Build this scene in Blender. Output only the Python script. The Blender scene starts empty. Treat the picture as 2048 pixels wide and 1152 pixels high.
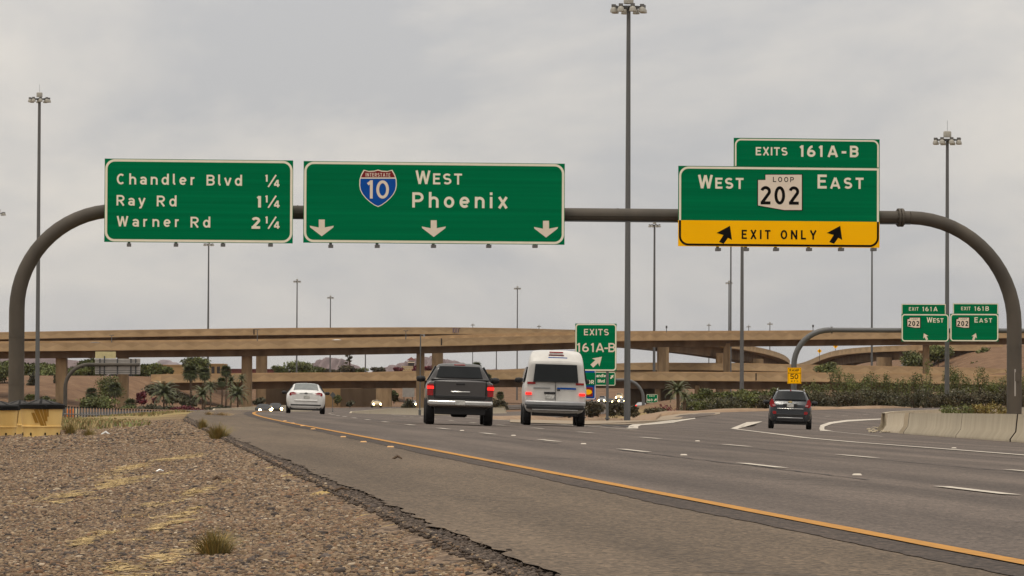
import bpy, math, random
import numpy as np
from mathutils import Vector, Matrix
R = math.radians
random.seed(7); rng = np.random.default_rng(7)
scene = bpy.context.scene
col = scene.collection

# ---------------------------------------------------------------- camera
F_PX, CX, CY = 7800.0, 1024.0, 576.0         # focal length in photo pixels
CZ = 0.69                                    # eye height over the road plane
PITCH, ROLL = math.atan(209.5 / 7800.0), R(0.25)
fwd = Vector((0, math.cos(PITCH), math.sin(PITCH)))
up0 = Vector((0, -math.sin(PITCH), math.cos(PITCH)))
rt0 = Vector((1, 0, 0))
rt = rt0 * math.cos(ROLL) + up0 * math.sin(ROLL)
up = up0 * math.cos(ROLL) - rt0 * math.sin(ROLL)
cam_d = bpy.data.cameras.new('camera')
cam_d.sensor_width = 36.0; cam_d.lens = F_PX / 2048 * 36.0
cam_d.clip_start = 0.5; cam_d.clip_end = 30000
cam = bpy.data.objects.new('camera', cam_d); col.objects.link(cam)
m = Matrix((rt, up, -fwd)).transposed().to_4x4(); m.translation = (0, 0, CZ)
cam.matrix_world = m
scene.camera = cam

# ---------------------------------------------------------------- sky, sun, exposure
SUN_EL, SUN_AZ = R(74), R(205)               # azimuth from +Y clockwise
world = bpy.data.worlds.new("World"); scene.world = world
world.use_nodes = True
nt = world.node_tree; nt.nodes.clear(); L = nt.links.new
def N(t, **k):
    n = nt.nodes.new(t)
    for a, b in k.items(): setattr(n, a, b)
    return n
out = N('ShaderNodeOutputWorld'); bg = N('ShaderNodeBackground'); bg.inputs[1].default_value = 0.1
sky = N('ShaderNodeTexSky'); sky.sky_type = 'NISHITA'; sky.sun_disc = False
sky.sun_elevation = SUN_EL; sky.sun_rotation = SUN_AZ
tc = N('ShaderNodeTexCoord'); sep = N('ShaderNodeSeparateXYZ'); L(tc.outputs['Generated'], sep.inputs[0])
mp = N('ShaderNodeMapping'); mp.inputs['Scale'].default_value = (7.0, 7.0, 16); mp.inputs['Location'].default_value = (3.1, 0.7, 1.3)
L(tc.outputs['Generated'], mp.inputs[0])
n1 = N('ShaderNodeTexNoise'); n1.inputs['Scale'].default_value = 1.0; n1.inputs['Detail'].default_value = 6; n1.inputs['Roughness'].default_value = 0.58
n1.inputs['Distortion'].default_value = 0.35
L(mp.outputs[0], n1.inputs[0])
cr = N('ShaderNodeValToRGB')                  # cloud cover: grey bellies, brighter thin parts
cr.color_ramp.elements[0].position = 0.36; cr.color_ramp.elements[0].color = (4.85, 4.78, 4.78, 1)
cr.color_ramp.elements[1].position = 0.66; cr.color_ramp.elements[1].color = (7.5, 6.95, 6.2, 1)
L(n1.outputs[0], cr.inputs[0])
zen = N('ShaderNodeMapRange'); zen.inputs['From Min'].default_value = 0.0; zen.inputs['From Max'].default_value = 1.0
zen.inputs['To Min'].default_value = 0.98; zen.inputs['To Max'].default_value = 2.6     # overcast sky: brighter to the zenith
L(sep.outputs['Z'], zen.inputs['Value'])
mul = N('ShaderNodeVectorMath', operation='SCALE'); L(cr.outputs[0], mul.inputs[0]); L(zen.outputs[0], mul.inputs['Scale'])
mix = N('ShaderNodeMix', data_type='RGBA'); mix.inputs[0].default_value = 0.94
L(sky.outputs[0], mix.inputs[6]); L(mul.outputs[0], mix.inputs[7]); L(mix.outputs[2], bg.inputs[0]); L(bg.outputs[0], out.inputs[0])
sun_d = bpy.data.lights.new('sun', 'SUN'); sun_d.energy = 1.5; sun_d.angle = R(11); sun_d.color = (1.0, 0.93, 0.82)
sun = bpy.data.objects.new('sun', sun_d); col.objects.link(sun)
sd = Vector((math.sin(SUN_AZ) * math.cos(SUN_EL), math.cos(SUN_AZ) * math.cos(SUN_EL), math.sin(SUN_EL)))
sun.rotation_euler = sd.to_track_quat('Z', 'Y').to_euler()
scene.view_settings.view_transform = 'Standard'; scene.view_settings.look = 'None'
scene.view_settings.exposure = 0.0; scene.view_settings.gamma = 1.0
scene.view_settings.use_curve_mapping = False
scene.render.engine = 'CYCLES'
scene.cycles.use_denoising = True
scene.cycles.max_bounces = 6; scene.cycles.volume_bounces = 0

# ---------------------------------------------------------------- picture -> place
def ray(px, py):
    return fwd + rt * ((px - CX) / F_PX) - up * ((py - CY) / F_PX)
def at(px, py, Y):
    d = ray(px, py); k = Y / d.y
    return Vector((d.x * k, Y, CZ + d.z * k))
def proj(p):
    v = Vector(p) - Vector((0, 0, CZ)); f = v.dot(fwd)
    return CX + F_PX * v.dot(rt) / f, CY - F_PX * v.dot(up) / f
TH = R(5.66); CT, ST = math.cos(TH), math.sin(TH)   # road heading, left of the view axis
def sstep(x, a, b):
    t = np.clip((np.asarray(x, float) - a) / (b - a), 0, 1); return t * t * (3 - 2 * t)
def curve_off(Y): return np.maximum(0, np.asarray(Y, float) - 90) ** 2 / 4600.0
def road_u(X, Y): return np.asarray(X, float) * CT + np.asarray(Y, float) * ST - curve_off(Y)
def road_x(u, Y): return (u + curve_off(Y) - np.asarray(Y, float) * ST) / CT
def plane_z(u, Y):
    u = np.asarray(u, float); Y = np.asarray(Y, float)
    d = np.clip(Y - 70, 0, 230); drop = 1.39e-5 * d * d
    e = np.clip(Y - 300, 0, 120); drop = drop + 0.0064 * e - 0.0064 * e * e / 240.0
    ext = -0.0255 * np.minimum(u, 34.0)
    tab = np.interp(u, [-99, 26, 28, 31, 35.5, 40.5, 49, 70, 120], [0, -.66, -.6, -.13, .04, .19, .34, .5, .6])
    w = sstep(Y, 190, 265)
    right = np.where(u > 26, ext + w * (tab - ext), ext)
    left = -0.0408 - 0.035 - 0.06 * np.minimum(1.6 - u, 14.0) - 0.012 * np.maximum(0, 1.6 - u - 14)
    z = np.where(u < 1.6, left, right)
    return z - drop
def ground_z(X, Y):
    X = np.asarray(X, float); Y = np.asarray(Y, float)
    u = road_u(X, Y); near = plane_z(u, Y)
    base = -2.3 + 2.1 * sstep(Y, 820, 1080) + 2.5 * sstep(Y, 1080, 2500)
    # right-hand side: verge rising to the lower bridge's fill
    zr = -0.55 + 1.2 * sstep(Y, 330, 720)
    hill = 12.5 * sstep(Y, 800, 965) * sstep(X - 0.02 * (Y - 950), 84, 116)
    wr = sstep(u, 24, 34) * (1 - sstep(Y, 900, 1000) * (1 - sstep(X, 60, 90)))
    far = base * (1 - wr) + zr * wr + hill
    # left-hand fill behind the near ground
    top = 3.7
    wl = sstep(-u, 84, 104) * sstep(Y, 655, 775)
    far = np.maximum(far, base + (top - base) * wl)
    far = np.where((u < -62) & (Y < 700), np.maximum(far, -2.2), far)
    # slopes under the low bridge
    k = sstep(Y, 275, 420)
    return near * (1 - k) + far * k
def gz(X, Y): return float(ground_z(X, Y))
def hit(px, py, lo=8.0, hi=420.0, dz=0.0):
    """where the line of sight through a photo pixel meets the near ground"""
    prev = None; Y = lo
    while Y < hi:
        p = at(px, py, Y); f = p.z - (gz(p.x, Y) + dz)
        if f <= 0 and prev is not None:
            a, b = prev, Y
            for _ in range(30):
                c = (a + b) / 2; q = at(px, py, c)
                if q.z - (gz(q.x, c) + dz) > 0: a = c
                else: b = c
            return at(px, py, b)
        prev = Y; Y *= 1.01
    return at(px, py, hi)

# ---------------------------------------------------------------- objects and mesh helpers
def tag(o, label=None, cat=None, group=None, kind=None):
    if label: o['label'] = label
    if cat: o['category'] = cat
    if group: o['group'] = group
    if kind: o['kind'] = kind
    return o
def empty(name, loc=(0, 0, 0), rz=0.0, label=None, cat=None, group=None):
    o = bpy.data.objects.new(name, None); o.empty_display_size = 0.3
    o.location = loc; o.rotation_euler = (0, 0, rz); col.objects.link(o)
    return tag(o, label, cat, group)
def copy_tree(o, parent=None):
    c = o.copy(); col.objects.link(c)
    if parent is not None: c.parent = parent
    for ch in list(o.children): copy_tree(ch, c)
    return c
class MB:
    def __init__(s): s.v = []; s.f = []; s.uv = None
    def add(s, vs, fs):
        n = len(s.v); s.v.extend([tuple(p) for p in vs]); s.f.extend([tuple(i + n for i in f) for f in fs]); return s
    def box(s, c, d, rot=None):
        x, y, z = d[0] / 2, d[1] / 2, d[2] / 2
        vs = [Vector((a * x, b * y, e * z)) for a in (-1, 1) for b in (-1, 1) for e in (-1, 1)]
        if rot is not None: vs = [rot @ v for v in vs]
        vs = [v + Vector(c) for v in vs]
        return s.add(vs, [(0, 1, 3, 2), (4, 6, 7, 5), (0, 4, 5, 1), (2, 3, 7, 6), (0, 2, 6, 4), (1, 5, 7, 3)])
    def tube(s, pts, rad, n=12, cap=True):
        pts = [Vector(p) for p in pts]; rads = rad if hasattr(rad, '__len__') else [rad] * len(pts)
        rings = []; ref = None
        for i, p in enumerate(pts):
            t = (pts[min(i + 1, len(pts) - 1)] - pts[max(i - 1, 0)]).normalized()
            if ref is None: ref = Vector((1, 0, 0)) if abs(t.x) < 0.9 else Vector((0, 1, 0))
            a = (ref - t * ref.dot(t)).normalized(); ref = a; b = t.cross(a)
            rings.append([p + (a * math.cos(2 * math.pi * k / n) + b * math.sin(2 * math.pi * k / n)) * rads[i] for k in range(n)])
        return s.loft(rings, cap)
    def loft(s, rings, cap=True, closed=True):
        n = len(rings[0]); vs = [p for r in rings for p in r]; fs = []
        for i in range(len(rings) - 1):
            for k in range(n if closed else n - 1):
                k2 = (k + 1) % n
                fs.append((i * n + k, i * n + k2, (i + 1) * n + k2, (i + 1) * n + k))
        if cap: fs.append(tuple(range(n - 1, -1, -1))); fs.append(tuple((len(rings) - 1) * n + k for k in range(n)))
        return s.add(vs, fs)
    def lathe(s, prof, c=(0, 0, 0), n=20):
        c = Vector(c)
        return s.loft([[c + Vector((r * math.cos(2 * math.pi * k / n), r * math.sin(2 * math.pi * k / n), z)) for k in range(n)] for r, z in prof])
    def prism(s, poly, y0, y1):
        """poly of (x, z) extruded from y0 to y1"""
        n = len(poly); vs = [(x, y0, z) for x, z in poly] + [(x, y1, z) for x, z in poly]
        return s.add(vs, [tuple(range(n)), tuple(range(2 * n - 1, n - 1, -1))] + [(k, k + n, (k + 1) % n + n, (k + 1) % n) for k in range(n)])
    def build(s, name, mat, parent=None, smooth=False):
        me = bpy.data.meshes.new(name); me.from_pydata(s.v, [], s.f)
        if s.uv is not None:
            ul = me.uv_layers.new(name='UVMap')
            for p in me.polygons:
                for li in p.loop_indices: ul.data[li].uv = s.uv[me.loops[li].vertex_index]
        me.update()
        if smooth:
            me.polygons.foreach_set('use_smooth', [True] * len(me.polygons))
            if smooth == 'auto': me.set_sharp_from_angle(angle=R(38))
        o = bpy.data.objects.new(name, me); col.objects.link(o)
        if mat is not None: me.materials.append(mat)
        if parent is not None: o.parent = parent
        return o
def np_mesh(name, verts, faces, mat, parent=None, cols=None, smooth=False):
    """big meshes: verts (n,3), faces (m,k) arrays"""
    me = bpy.data.meshes.new(name); nv, (nf, k) = len(verts), faces.shape
    me.vertices.add(nv); me.vertices.foreach_set('co', np.ascontiguousarray(verts, np.float32).ravel())
    me.loops.add(nf * k); me.loops.foreach_set('vertex_index', np.ascontiguousarray(faces, np.int32).ravel())
    me.polygons.add(nf); me.polygons.foreach_set('loop_start', np.arange(0, nf * k, k, dtype=np.int32))
    if smooth: me.polygons.foreach_set('use_smooth', np.ones(nf, bool))
    me.update(calc_edges=True)
    if cols is not None:
        a = me.color_attributes.new('tint', 'FLOAT_COLOR', 'POINT')
        c = np.ones((nv, 4), np.float32); c[:, :3] = cols; a.data.foreach_set('color', c.ravel())
    me.materials.append(mat)
    o = bpy.data.objects.new(name, me); col.objects.link(o)
    if parent is not None: o.parent = parent
    return o

# ---------------------------------------------------------------- materials
def sub(c, k): return tuple(min(1, x * k) for x in c)
def mat(name, c1, c2=None, scale=3.0, rough=0.7, metal=0.0, bump=0.0, bscale=40.0, spec=0.4, tint=False, stretch=(1, 1, 1), detail=5):
    mt = bpy.data.materials.new(name); mt.use_nodes = True
    t = mt.node_tree; b = t.nodes['Principled BSDF']; l = t.links.new
    b.inputs['Roughness'].default_value = rough; b.inputs['Metallic'].default_value = metal
    b.inputs['Specular IOR Level'].default_value = spec
    c2 = c2 or sub(c1, 0.85)
    tcn = t.nodes.new('ShaderNodeTexCoord'); mpn = t.nodes.new('ShaderNodeMapping'); mpn.inputs['Scale'].default_value = stretch
    l(tcn.outputs['Object'], mpn.inputs[0])
    nz = t.nodes.new('ShaderNodeTexNoise'); nz.inputs['Scale'].default_value = scale; nz.inputs['Detail'].default_value = detail
    l(mpn.outputs[0], nz.inputs[0])
    rp = t.nodes.new('ShaderNodeValToRGB'); rp.color_ramp.elements[0].position = 0.32; rp.color_ramp.elements[1].position = 0.68
    rp.color_ramp.elements[0].color = (*c2, 1); rp.color_ramp.elements[1].color = (*c1, 1)
    l(nz.outputs[0], rp.inputs[0]); src = rp.outputs[0]
    if tint:
        at_ = t.nodes.new('ShaderNodeVertexColor'); at_.layer_name = 'tint'
        mx = t.nodes.new('ShaderNodeMix'); mx.data_type = 'RGBA'; mx.blend_type = 'MULTIPLY'; mx.inputs[0].default_value = 1
        l(src, mx.inputs[6]); l(at_.outputs[0], mx.inputs[7]); src = mx.outputs[2]
    l(src, b.inputs['Base Color'])
    if bump:
        nb = t.nodes.new('ShaderNodeTexNoise'); nb.inputs['Scale'].default_value = bscale; nb.inputs['Detail'].default_value = 4
        l(mpn.outputs[0], nb.inputs[0]); bp = t.nodes.new('ShaderNodeBump'); bp.inputs['Strength'].default_value = bump; bp.inputs['Distance'].default_value = 0.02
        l(nb.outputs[0], bp.inputs['Height']); l(bp.outputs[0], b.inputs['Normal'])
    return mt
def emit(name, c, s):
    mt = mat(name, c); b = mt.node_tree.nodes['Principled BSDF']
    b.inputs['Emission Color'].default_value = (*c, 1); b.inputs['Emission Strength'].default_value = s
    return mt
M = {}
M['green'] = mat('sign_green', (0.0, 0.172, 0.064), (0.0, 0.130, 0.047), 1.1, 0.7, spec=0.02, stretch=(0.08, 1, 7))
M['cream'] = mat('sign_legend', (0.80, 0.74, 0.58), (0.75, 0.69, 0.53), 4, 0.5, spec=0.3)
M['pinkish'] = mat('sign_white', (0.74, 0.63, 0.50), (0.69, 0.58, 0.46), 4, 0.5, spec=0.3)
M['yellow'] = mat('sign_yellow', (1.0, 0.50, 0.003), (0.96, 0.46, 0.003), 0.5, 0.7, spec=0.02)
M['black'] = mat('sign_black', (0.010, 0.009, 0.008), rough=0.8, spec=0.02)
M['blue'] = mat('sign_blue', (0.001, 0.07, 0.34), rough=0.5, spec=0.12)
M['red'] = mat('sign_red', (0.20, 0.002, 0.004), rough=0.5, spec=0.3)
M['alu'] = mat('sign_back', (0.40, 0.37, 0.33), (0.33, 0.30, 0.27), 2, 0.5, metal=0.3)
M['steel'] = mat('weathered_steel', (0.086, 0.071, 0.053), (0.050, 0.042, 0.033), 1.1, 0.75, stretch=(1, 1, 0.5), bump=0.15)
M['galv'] = mat('galvanised_pole', (0.115, 0.115, 0.112), (0.10, 0.10, 0.098), 1.2, 0.6, metal=0.2, stretch=(.3, .3, 0.0))
M['darkpole'] = mat('dark_steel', (0.075, 0.075, 0.075), rough=0.6)
M['lamp'] = mat('lamp_metal', (0.34, 0.32, 0.27), (0.27, 0.25, 0.21), 6, 0.45)
M['ballast'] = mat('ballast_grey', (0.12, 0.115, 0.11), rough=0.6)
M['barrier'] = mat('barrier_concrete', (0.41, 0.345, 0.245), (0.335, 0.28, 0.195), 1.4, 0.9, bump=0.06, stretch=(1, 1, 0.35))
M['barrier_new'] = mat('barrier_pale_concrete', (0.50, 0.42, 0.30), (0.42, 0.345, 0.24), 1.4, 0.9, bump=0.2)
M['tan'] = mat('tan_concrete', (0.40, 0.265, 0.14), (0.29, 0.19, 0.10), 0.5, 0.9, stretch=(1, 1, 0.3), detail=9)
M['girder'] = mat('shaded_girder_concrete', (0.20, 0.135, 0.080), (0.115, 0.077, 0.045), 0.45, 0.9, stretch=(1, 1, 0.25), detail=9)  # underside shade put into the darker base tone, streaks are staining
M['pier'] = mat('pier_concrete', (0.37, 0.255, 0.14), (0.215, 0.145, 0.08), 0.9, 0.9, bump=0.4, bscale=3, stretch=(1, 1, 0.3))
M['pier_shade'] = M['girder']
M['joint'] = mat('joint_black', (0.03, 0.022, 0.016), rough=0.9)
def parapet_mat():
    mt = mat('parapet_concrete', (0.47, 0.325, 0.18), (0.35, 0.238, 0.125), 0.35, 0.9, stretch=(1, 1, 0.5), detail=9); t = mt.node_tree; l = t.links.new
    b = t.nodes['Principled BSDF']; src = b.inputs['Base Color'].links[0].from_socket
    uv = t.nodes.new('ShaderNodeUVMap'); sx = t.nodes.new('ShaderNodeSeparateXYZ'); l(uv.outputs[0], sx.inputs[0])
    pp = t.nodes.new('ShaderNodeMath'); pp.operation = 'PINGPONG'; pp.inputs[1].default_value = 1.9; l(sx.outputs[0], pp.inputs[0])
    dv = t.nodes.new('ShaderNodeMath'); dv.operation = 'MULTIPLY'; dv.inputs[1].default_value = 0.55 / 1.9; l(pp.outputs[0], dv.inputs[0])
    ad = t.nodes.new('ShaderNodeMath'); ad.operation = 'ADD'; ad.inputs[1].default_value = 0.28; l(dv.outputs[0], ad.inputs[0])
    gt = t.nodes.new('ShaderNodeMath'); gt.operation = 'GREATER_THAN'; l(sx.outputs[1], gt.inputs[0]); l(ad.outputs[0], gt.inputs[1])
    mx = t.nodes.new('ShaderNodeMix'); mx.data_type = 'RGBA'; mx.blend_type = 'MULTIPLY'; mx.inputs[7].default_value = (0.85, 0.84, 0.84, 1)
    l(gt.outputs[0], mx.inputs[0]); l(src, mx.inputs[6]); l(mx.outputs[2], b.inputs['Base Color'])
    return mt
M['parapet'] = parapet_mat()
M['plastic_yellow'] = mat('barrel_plastic', (0.82, 0.58, 0.22), (0.66, 0.42, 0.13), 2.2, 0.5, stretch=(1, 1, 0.25), detail=7)
M['plastic_black'] = mat('barrel_lid', (0.010, 0.0095, 0.009), rough=0.85, spec=0.12)
M['lid_grey'] = mat('barrel_lid_panel', (0.060, 0.056, 0.053), rough=0.9, spec=0.1)
M['ochre'] = mat('barrel_mark', (0.33, 0.165, 0.015), rough=0.6)
M['white_paint'] = mat('road_white', (0.56, 0.50, 0.41), (0.30, 0.26, 0.21), 5, 0.8)
M['yellow_paint'] = mat('road_yellow', (0.43, 0.19, 0.012), (0.30, 0.135, 0.014), 9, 0.8)
M['tyre'] = mat('tyre', (0.012, 0.011, 0.011), rough=0.85)
M['rim'] = mat('rim', (0.25, 0.25, 0.25), rough=0.35, metal=0.8)
M['glass'] = mat('car_glass', (0.012, 0.014, 0.015), rough=0.12, spec=0.22)
M['glass_lit'] = mat('car_glass_light', (0.10, 0.11, 0.10), (0.07, 0.08, 0.075), 4, 0.1, spec=0.6)
M['trim'] = mat('black_trim', (0.014, 0.013, 0.013), rough=0.6)
M['chrome'] = mat('chrome', (0.50, 0.49, 0.47), rough=0.22, metal=0.9)
M['tail'] = mat('tail_lens', (0.30, 0.012, 0.012), (0.22, 0.008, 0.010), 20, 0.25)
M['tail_pale'] = mat('tail_lens_pale', (0.50, 0.22, 0.22), rough=0.25)
M['tail_lit'] = emit('tail_lens_lit', (1.0, 0.018, 0.012), 1.5)
M['head_lit'] = emit('headlight_lit', (1.0, 0.76, 0.34), 26.0)
M['plate'] = mat('licence_plate', (0.55, 0.53, 0.48), (0.28, 0.28, 0.26), 14, 0.5)
M['white_car'] = mat('white_car_paint', (0.66, 0.645, 0.61), rough=0.22, spec=0.5)
M['dark_car'] = mat('dark_blue_grey_paint', (0.028, 0.032, 0.037), rough=0.22, spec=0.6)
M['truck_car'] = mat('dark_grey_paint', (0.052, 0.047, 0.044), rough=0.28, spec=0.55)
M['van_car'] = mat('van_white_paint', (0.56, 0.54, 0.50), rough=0.3)
M['maroon'] = mat('maroon_paint', (0.05, 0.008, 0.012), rough=0.3)
M['silver'] = mat('silver_paint', (0.30, 0.30, 0.30), rough=0.3, metal=0.3)
M['gold'] = mat('gold_badge', (0.62, 0.50, 0.27), rough=0.3, metal=0.3)
M['leaf'] = mat('leaf_green', (0.115, 0.128, 0.036), (0.078, 0.090, 0.024), 1.3, 0.7, tint=True)
M['leaf_dark'] = mat('leaf_dark', (0.080, 0.074, 0.038), (0.050, 0.048, 0.025), 1.3, 0.7, tint=True)
M['leaf_palm'] = mat('palm_leaf', (0.100, 0.110, 0.042), (0.066, 0.075, 0.028), 1.3, 0.6, tint=True)
M['leaf_red'] = mat('bougainvillea', (0.16, 0.022, 0.032), (0.085, 0.016, 0.020), 2, 0.7, tint=True)
M['leaf_grey'] = mat('brush_grey', (0.085, 0.072, 0.040), (0.052, 0.045, 0.024), 1.3, 0.8, tint=True)
M['straw'] = mat('dry_grass', (0.33, 0.245, 0.11), (0.23, 0.17, 0.075), 2, 0.8, tint=True)
M['tuft'] = mat('green_tuft', (0.24, 0.19, 0.060), (0.16, 0.13, 0.040), 3, 0.8, tint=True)
M['bark'] = mat('bark', (0.115, 0.075, 0.045), (0.075, 0.048, 0.03), 2, 0.9)
M['flower'] = mat('white_flower', (0.6, 0.55, 0.5), rough=0.8)
M['wall_tan'] = mat('stucco_tan', (0.36, 0.235, 0.105), (0.32, 0.20, 0.09), 0.4, 0.9)
M['roof_red'] = mat('tile_red', (0.13, 0.035, 0.025), rough=0.8)
M['wall_cream'] = mat('stucco_cream', (0.55, 0.44, 0.27), rough=0.9)
M['wood_dark'] = mat('window_dark', (0.03, 0.022, 0.018), rough=0.7)
M['orange'] = mat('channeliser_orange', (0.62, 0.17, 0.02), rough=0.6)
M['graffiti'] = mat('graffiti_paint', (0.30, 0.22, 0.21), rough=0.8)
M['graffiti_dark'] = mat('graffiti_dark', (0.10, 0.065, 0.07), rough=0.8)
HAZE = 0.000015
# ================================================================ SETTING: ground, roads, hills
def ground_material():
    mt = bpy.data.materials.new('ground_soil'); mt.use_nodes = True
    t = mt.node_tree; l = t.links.new; b = t.nodes['Principled BSDF']; b.inputs['Roughness'].default_value = 0.95; b.inputs['Specular IOR Level'].default_value = 0.15
    g = t.nodes.new('ShaderNodeNewGeometry')
    def noise(s, d=5, r=0.55):
        n = t.nodes.new('ShaderNodeTexNoise'); n.inputs['Scale'].default_value = s; n.inputs['Detail'].default_value = d; n.inputs['Roughness'].default_value = r; l(g.outputs['Position'], n.inputs[0]); return n
    def ramp(src, stops):
        r = t.nodes.new('ShaderNodeValToRGB'); e = r.color_ramp.elements
        while len(e) < len(stops): e.new(0.5)
        for k, (p, c) in enumerate(stops): e[k].position = p; e[k].color = (*c, 1)
        l(src, r.inputs[0]); return r
    def mixc(f, a, c):
        m_ = t.nodes.new('ShaderNodeMix'); m_.data_type = 'RGBA'; l(f, m_.inputs[0]); l(a, m_.inputs[6]); l(c, m_.inputs[7]); return m_.outputs[2]
    soil = ramp(noise(0.35, 7).outputs[0], [(0.3, (0.115, 0.065, 0.037)), (0.55, (0.16, 0.093, 0.052)), (0.75, (0.225, 0.14, 0.079))])
    vo = t.nodes.new('ShaderNodeTexVoronoi'); vo.inputs['Scale'].default_value = 26; l(g.outputs['Position'], vo.inputs[0])
    sp = t.nodes.new('ShaderNodeSeparateXYZ'); l(vo.outputs['Color'], sp.inputs[0])
    grav = ramp(sp.outputs[0], [(0.0, (0.05, 0.038, 0.030)), (0.35, (0.12, 0.083, 0.056)), (0.7, (0.20, 0.138, 0.090)), (1.0, (0.30, 0.225, 0.155))])
    straw = ramp(noise(18, 3).outputs[0], [(0.3, (0.33, 0.22, 0.085)), (0.7, (0.43, 0.31, 0.12))])
    red = ramp(noise(5, 3).outputs[0], [(0.3, (0.24, 0.12, 0.06)), (0.7, (0.31, 0.165, 0.085))])
    pos = t.nodes.new('ShaderNodeSeparateXYZ'); l(g.outputs['Position'], pos.inputs[0])
    def rng_(a, lo, hi):
        r = t.nodes.new('ShaderNodeMapRange'); r.inputs['From Min'].default_value = lo; r.inputs['From Max'].default_value = hi; l(a, r.inputs[0]); return r.outputs[0]
    m1 = t.nodes.new('ShaderNodeMath'); m1.operation = 'GREATER_THAN'; m1.inputs[1].default_value = 0.60; l(noise(0.9, 6, 0.7).outputs[0], m1.inputs[0])
    m2 = rng_(noise(0.28, 4).outputs[0], 0.60, 0.68)
    near = mixc(m1.outputs[0], grav.outputs[0], straw.outputs[0]); near = mixc(m2, near, red.outputs[0])
    fd = rng_(pos.outputs[1], 85, 150)
    grass_far = ramp(noise(0.8, 6).outputs[0], [(0.3, (0.21, 0.165, 0.07)), (0.7, (0.34, 0.25, 0.10))])
    mid = mixc(rng_(noise(0.09, 3).outputs[0], 0.38, 0.55), soil.outputs[0], grass_far.outputs[0])
    c1 = mixc(fd, near, mid); c2 = mixc(rng_(pos.outputs[1], 330, 420), c1, soil.outputs[0])
    l(c2, b.inputs['Base Color'])
    bp = t.nodes.new('ShaderNodeBump'); bp.inputs['Strength'].default_value = 0.8; bp.inputs['Distance'].default_value = 0.03
    l(vo.outputs['Distance'], bp.inputs['Height']); bp.invert = True; l(bp.outputs[0], b.inputs['Normal'])
    return mt
M['ground'] = ground_material()

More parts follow.
